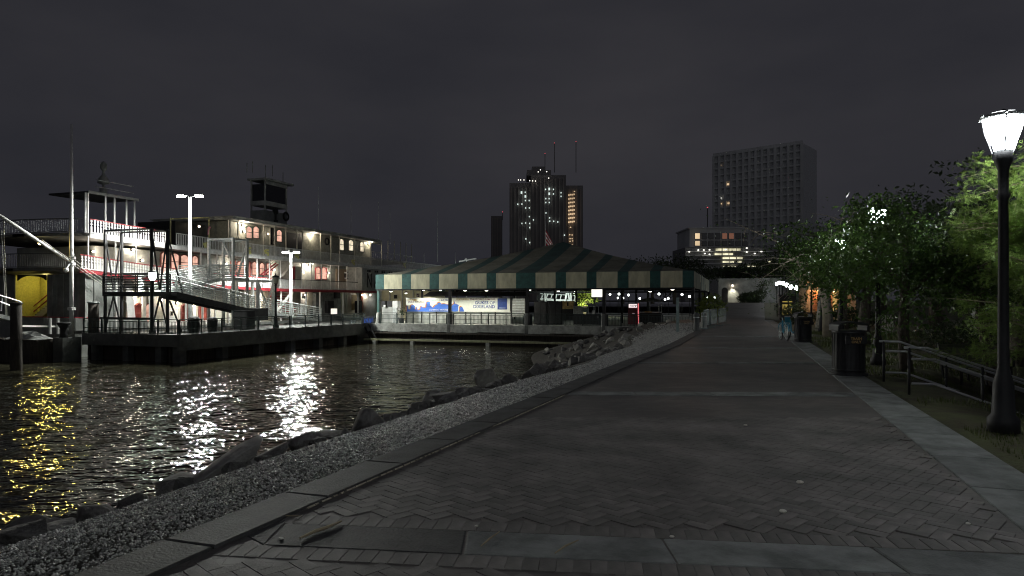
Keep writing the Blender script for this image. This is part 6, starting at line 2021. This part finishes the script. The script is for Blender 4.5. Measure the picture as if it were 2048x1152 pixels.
for (x, y) in [(722, 440), (722, 490), (722, 532), (722, 577), (722, 673), (722, 718), (725, 768), (785, 905), (815, 908), (790, 953), (815, 953), (790, 985), (820, 980), (815, 1027), (795, 815), (843, 380)]:
    px, py = 1010 + .165 * x, 320 + .165 * y
    tw.box(px - 1.2, px + 1.2, py - .9, py + .9, "lit_window", G_wino, 2.4, .8)
for k in range(8):
    for x in (775, 795, 815, 838):
        px, py = 1010 + .165 * x, 320 + .165 * (420 + 47 * k + (5 if x == 775 else 0) - (4 if x == 838 else 0))
        tw.box(px - 1.3, px + 1.3, py - 1.5, py + 1.2, "lit_window", G_wino, 2.4, .8)
for (x, y) in [(163, 241), (190, 241), (230, 241), (300, 250), (335, 252), (370, 254), (403, 143), (506, 140), (530, 218), (430, 118)]:
    px, py = 1010 + .165 * x, 320 + .165 * y
    tw.box(px - .8, px + .8, py - .8, py + .8, "roof_lamp", G_rooflamp, 8, .5)
for px, py in ((1090, 307), (1109, 286), (1152, 283)):
    MB().tube(at_d(px, 345, 424), at_d(px, py + .5, 424), .25, 4).build("antenna", M_tower, tw.t)
    MB().ball(at_d(px, py, 424), .22, 4).build("red_beacon", G_red, tw.t)

sm_ = Far("narrow_tower", "narrow dark tower with red beacons left of the ribbed tower", "skyscraper", 520, 990)
sm_.box(982, 1004, 432, 604, "tower_body", M_tower, 0, 20)
for k in range(4):
    sm_.box(984 + k * 5.2, 985.6 + k * 5.2, 436, 604, "pier", M_pier, .8, .7)
for px, py in ((992, 434), (1005, 424)):
    MB().tube(at_d(px, 440, 521), at_d(px, py, 521), .3, 4).build("antenna", M_tower, sm_.t)
    MB().ball(at_d(px, py, 521), .35, 4).build("red_beacon", G_red, sm_.t)
# hotel slab: concrete grid, seen slightly from its corner
M_grid = mat("grey_concrete_grid", (.72, .73, .72), .85, var=.15, scale=.1)
M_void = mat("grey_balcony_back_wall", (.68, .69, .70), .7)
ho = thing("hotel_slab", "broad dark hotel slab with a concrete grid of balconies", "hotel", (*at_d(1510, HOR, 260).xy, 1.0))
h0, h1 = at_d(1429, 312, 268), at_d(1605, 300, 246)
ax = Vector((h1.x - h0.x, h1.y - h0.y, 0)); Lh = ax.length; ax.normalize(); nh = Vector((-ax.y, ax.x, 0))
zt = h0.z
def hb(u0, u1, z0, z1, off, dep, name, m, parent=None):
    b = Vector((h0.x, h0.y, 0))
    A, B = b + ax * u0 - nh * off, b + ax * u1 - nh * off; f = nh * dep
    lo, hi = Vector((0, 0, z0)), Vector((0, 0, z1))
    return MB().add([A + lo, B + lo, B + f + lo, A + f + lo, A + hi, B + hi, B + f + hi, A + f + hi], [(0, 3, 2, 1), (4, 5, 6, 7), (0, 1, 5, 4), (1, 2, 6, 5), (2, 3, 7, 6), (3, 0, 4, 7)]).build(name, m, parent or ho)
hb(0, Lh, 1, zt, 0, 16, "hotel_body", M_void)
nfl = 22
for k in range(nfl):
    z = zt - (k + .0) * 2.55
    if z > 8: hb(-.2, Lh + .2, z - .5, z + (.8 if k == 0 else .1), 1.0, .99, "floor_band", M_grid)
for k in range(15):
    u = Lh * k / 14
    hb(u - .4, u + .4, 1, zt, 1.2, 1.19, "pier", M_grid)
for (u, f, g) in ((2.0, 1.2, G_wino), (5.0, 4.2, G_wino), (2.0, 6.2, G_rooflamp), (2.2, 7.1, G_wino), (5.2, 7.1, G_wino)):
    hb(u * Lh / 32, u * Lh / 32 + .7, zt - f * 2.55 - 1.3, zt - f * 2.55 - .7, .3, .2, "lit_window", g)
# office block over a lit parking deck
of = Far("corner_office_block", "low office block with a row of square windows, two of them lit", "office block", 190, 1437)
of.box(1379, 1496, 457, 494, "wall", M_grid, 0, 14)
of.box(1377, 1498, 454.5, 457, "cornice", M_grid, .6, 15)
M_owin = M_glassdk
for r_, (c, d) in enumerate(((466.5, 477.5), (482, 491))):
    for k in range(8):
        a = 1390.5 + k * 13.6
        lit = k == 0
        f = of.box(a - .8, a + 9.8, c - .8, d + .8, "window", M_tower, .25, .2)
        of.box(a, a + 9, c, d, "pane", glow("lit_amber_office", (1, .74, .45), .75, var=.2, scale=.3) if lit else (glow("faint_lit_office", (1, .45, .3), .16) if (k in (4, 5) and r_ == 0) else M_owin), .4, .12, f)
gr = Far("parking_deck", "open parking deck with rows of lit bays half hidden by branches", "parking garage", 180, 1475)
gr.box(1370, 1640, 495, 604, "deck_body", mat("parking_deck_concrete", (.28, .28, .28), .8), 0, 14)
gbay = glow("lit_parking_bay", (1, .93, .62), .8, var=.6, scale=.5)
rows = [(497, 501.5, [(1432, 1443), (1446, 1457), (1459, 1472), (1474, 1481)]), (506.5, 510, [(1430, 1443), (1446, 1457), (1459, 1466)]), (514.5, 518, [(1446, 1458), (1460, 1472), (1475, 1486)]), (522.5, 526, [(1446, 1458), (1460, 1468), (1476, 1483)]), (532, 535, [(1446, 1458), (1461, 1472), (1492, 1520)]), (522, 525, [(1535, 1543)]), (528, 533, [(1549, 1558)])]
for c, d, cols in rows:
    for a, b in cols:
        gr.box(a, b, c, d, "lit_bay", gbay, .3, .25)
    gr.box(1372, 1638, d + .6, d + 2.2, "deck_edge", M_grid, .6, .5)
for (px, py) in ((1379, 503.5), (1397, 500), (1408, 500), (1419.5, 499.5), (1410, 507), (1419.5, 508.5), (1494, 496), (1494, 504), (1510, 507), (1523.5, 503), (1452, 499)):
    gr.box(px - 1.1, px + 1.1, py - 1, py + 1, "deck_lamp", G_rooflamp, 1.2, .4)
for px, py, dd in ((1415, 415, 300),):
    b_ = thing("radio_mast", "thin mast with a red beacon beside the hotel slab", "mast", (*at_d(px, HOR, dd).xy, 1.0))
    MB().tube(at_d(px, 600, dd), at_d(px, py, dd), .2, 4).build("mast_pole", M_tower, b_)
    MB().ball(at_d(px, py, dd), .25, 4).build("red_beacon", G_red, b_)
# flag on its pole behind the pavilion
fd = 150
fl = thing("flag_pole", "flag pole with a hanging red and white striped flag behind the canopy", "flag pole", (*at_d(1090, HOR, fd).xy, 1.0))
MB().tube(at_d(1090.5, 600, fd), at_d(1091, 428, fd), .09, 6, .05).build("pole", M_galv, fl)
mr, mw = mat("flag_red", (.42, .04, .06), .8), mat("flag_white", (.7, .7, .68), .8)
for k in range(7):
    a0, a1 = k / 7, (k + 1) / 7
    mb = MB(); n_ = 6
    for i in range(n_ + 1):
        u = i / n_
        for v in (a0, a1):
            px = 1091.5 + 18 * u * (.75 + .25 * v); py = 459 + 30 * v + 26 * u - 6 * u * v
            p = at_d(px, py, fd + .5 * math.sin(u * 7 + v * 2))
            mb.v.append(tuple(p))
    for i in range(n_):
        q = 2 * i
        mb.f.append((q, q + 2, q + 3, q + 1))
    mb.build("flag_stripe", mr if k % 2 == 0 else mw, fl)
lamp("flag_light", 'SPOT', at_d(1098, 560, fd - 6), 1100, (1, .97, .9), .2, fl, aim=at_d(1098, 480, fd), cone=60)
# lamplit crane-like boom of a second boat behind the canopy
sb = thing("lit_boom", "white lamplit boom and rigging showing over the left canopy slope", "boom", (*at_d(930, HOR, 110).xy, ZQ))
MB().tube(at_d(918, 523, 110), at_d(953, 517, 110), .12, 6).build("boom_spar", M_white, sb)
MB().tube(at_d(933, 518, 110), at_d(933, 600, 110), .1, 6).build("boom_mast", M_white, sb)
MB().ball(at_d(932, 519, 110), .25, 6).build("boom_block", M_white, sb)
lamp("boom_light", 'POINT', at_d(926, 527, 107), 120, (.9, 1, .95), .2, sb)
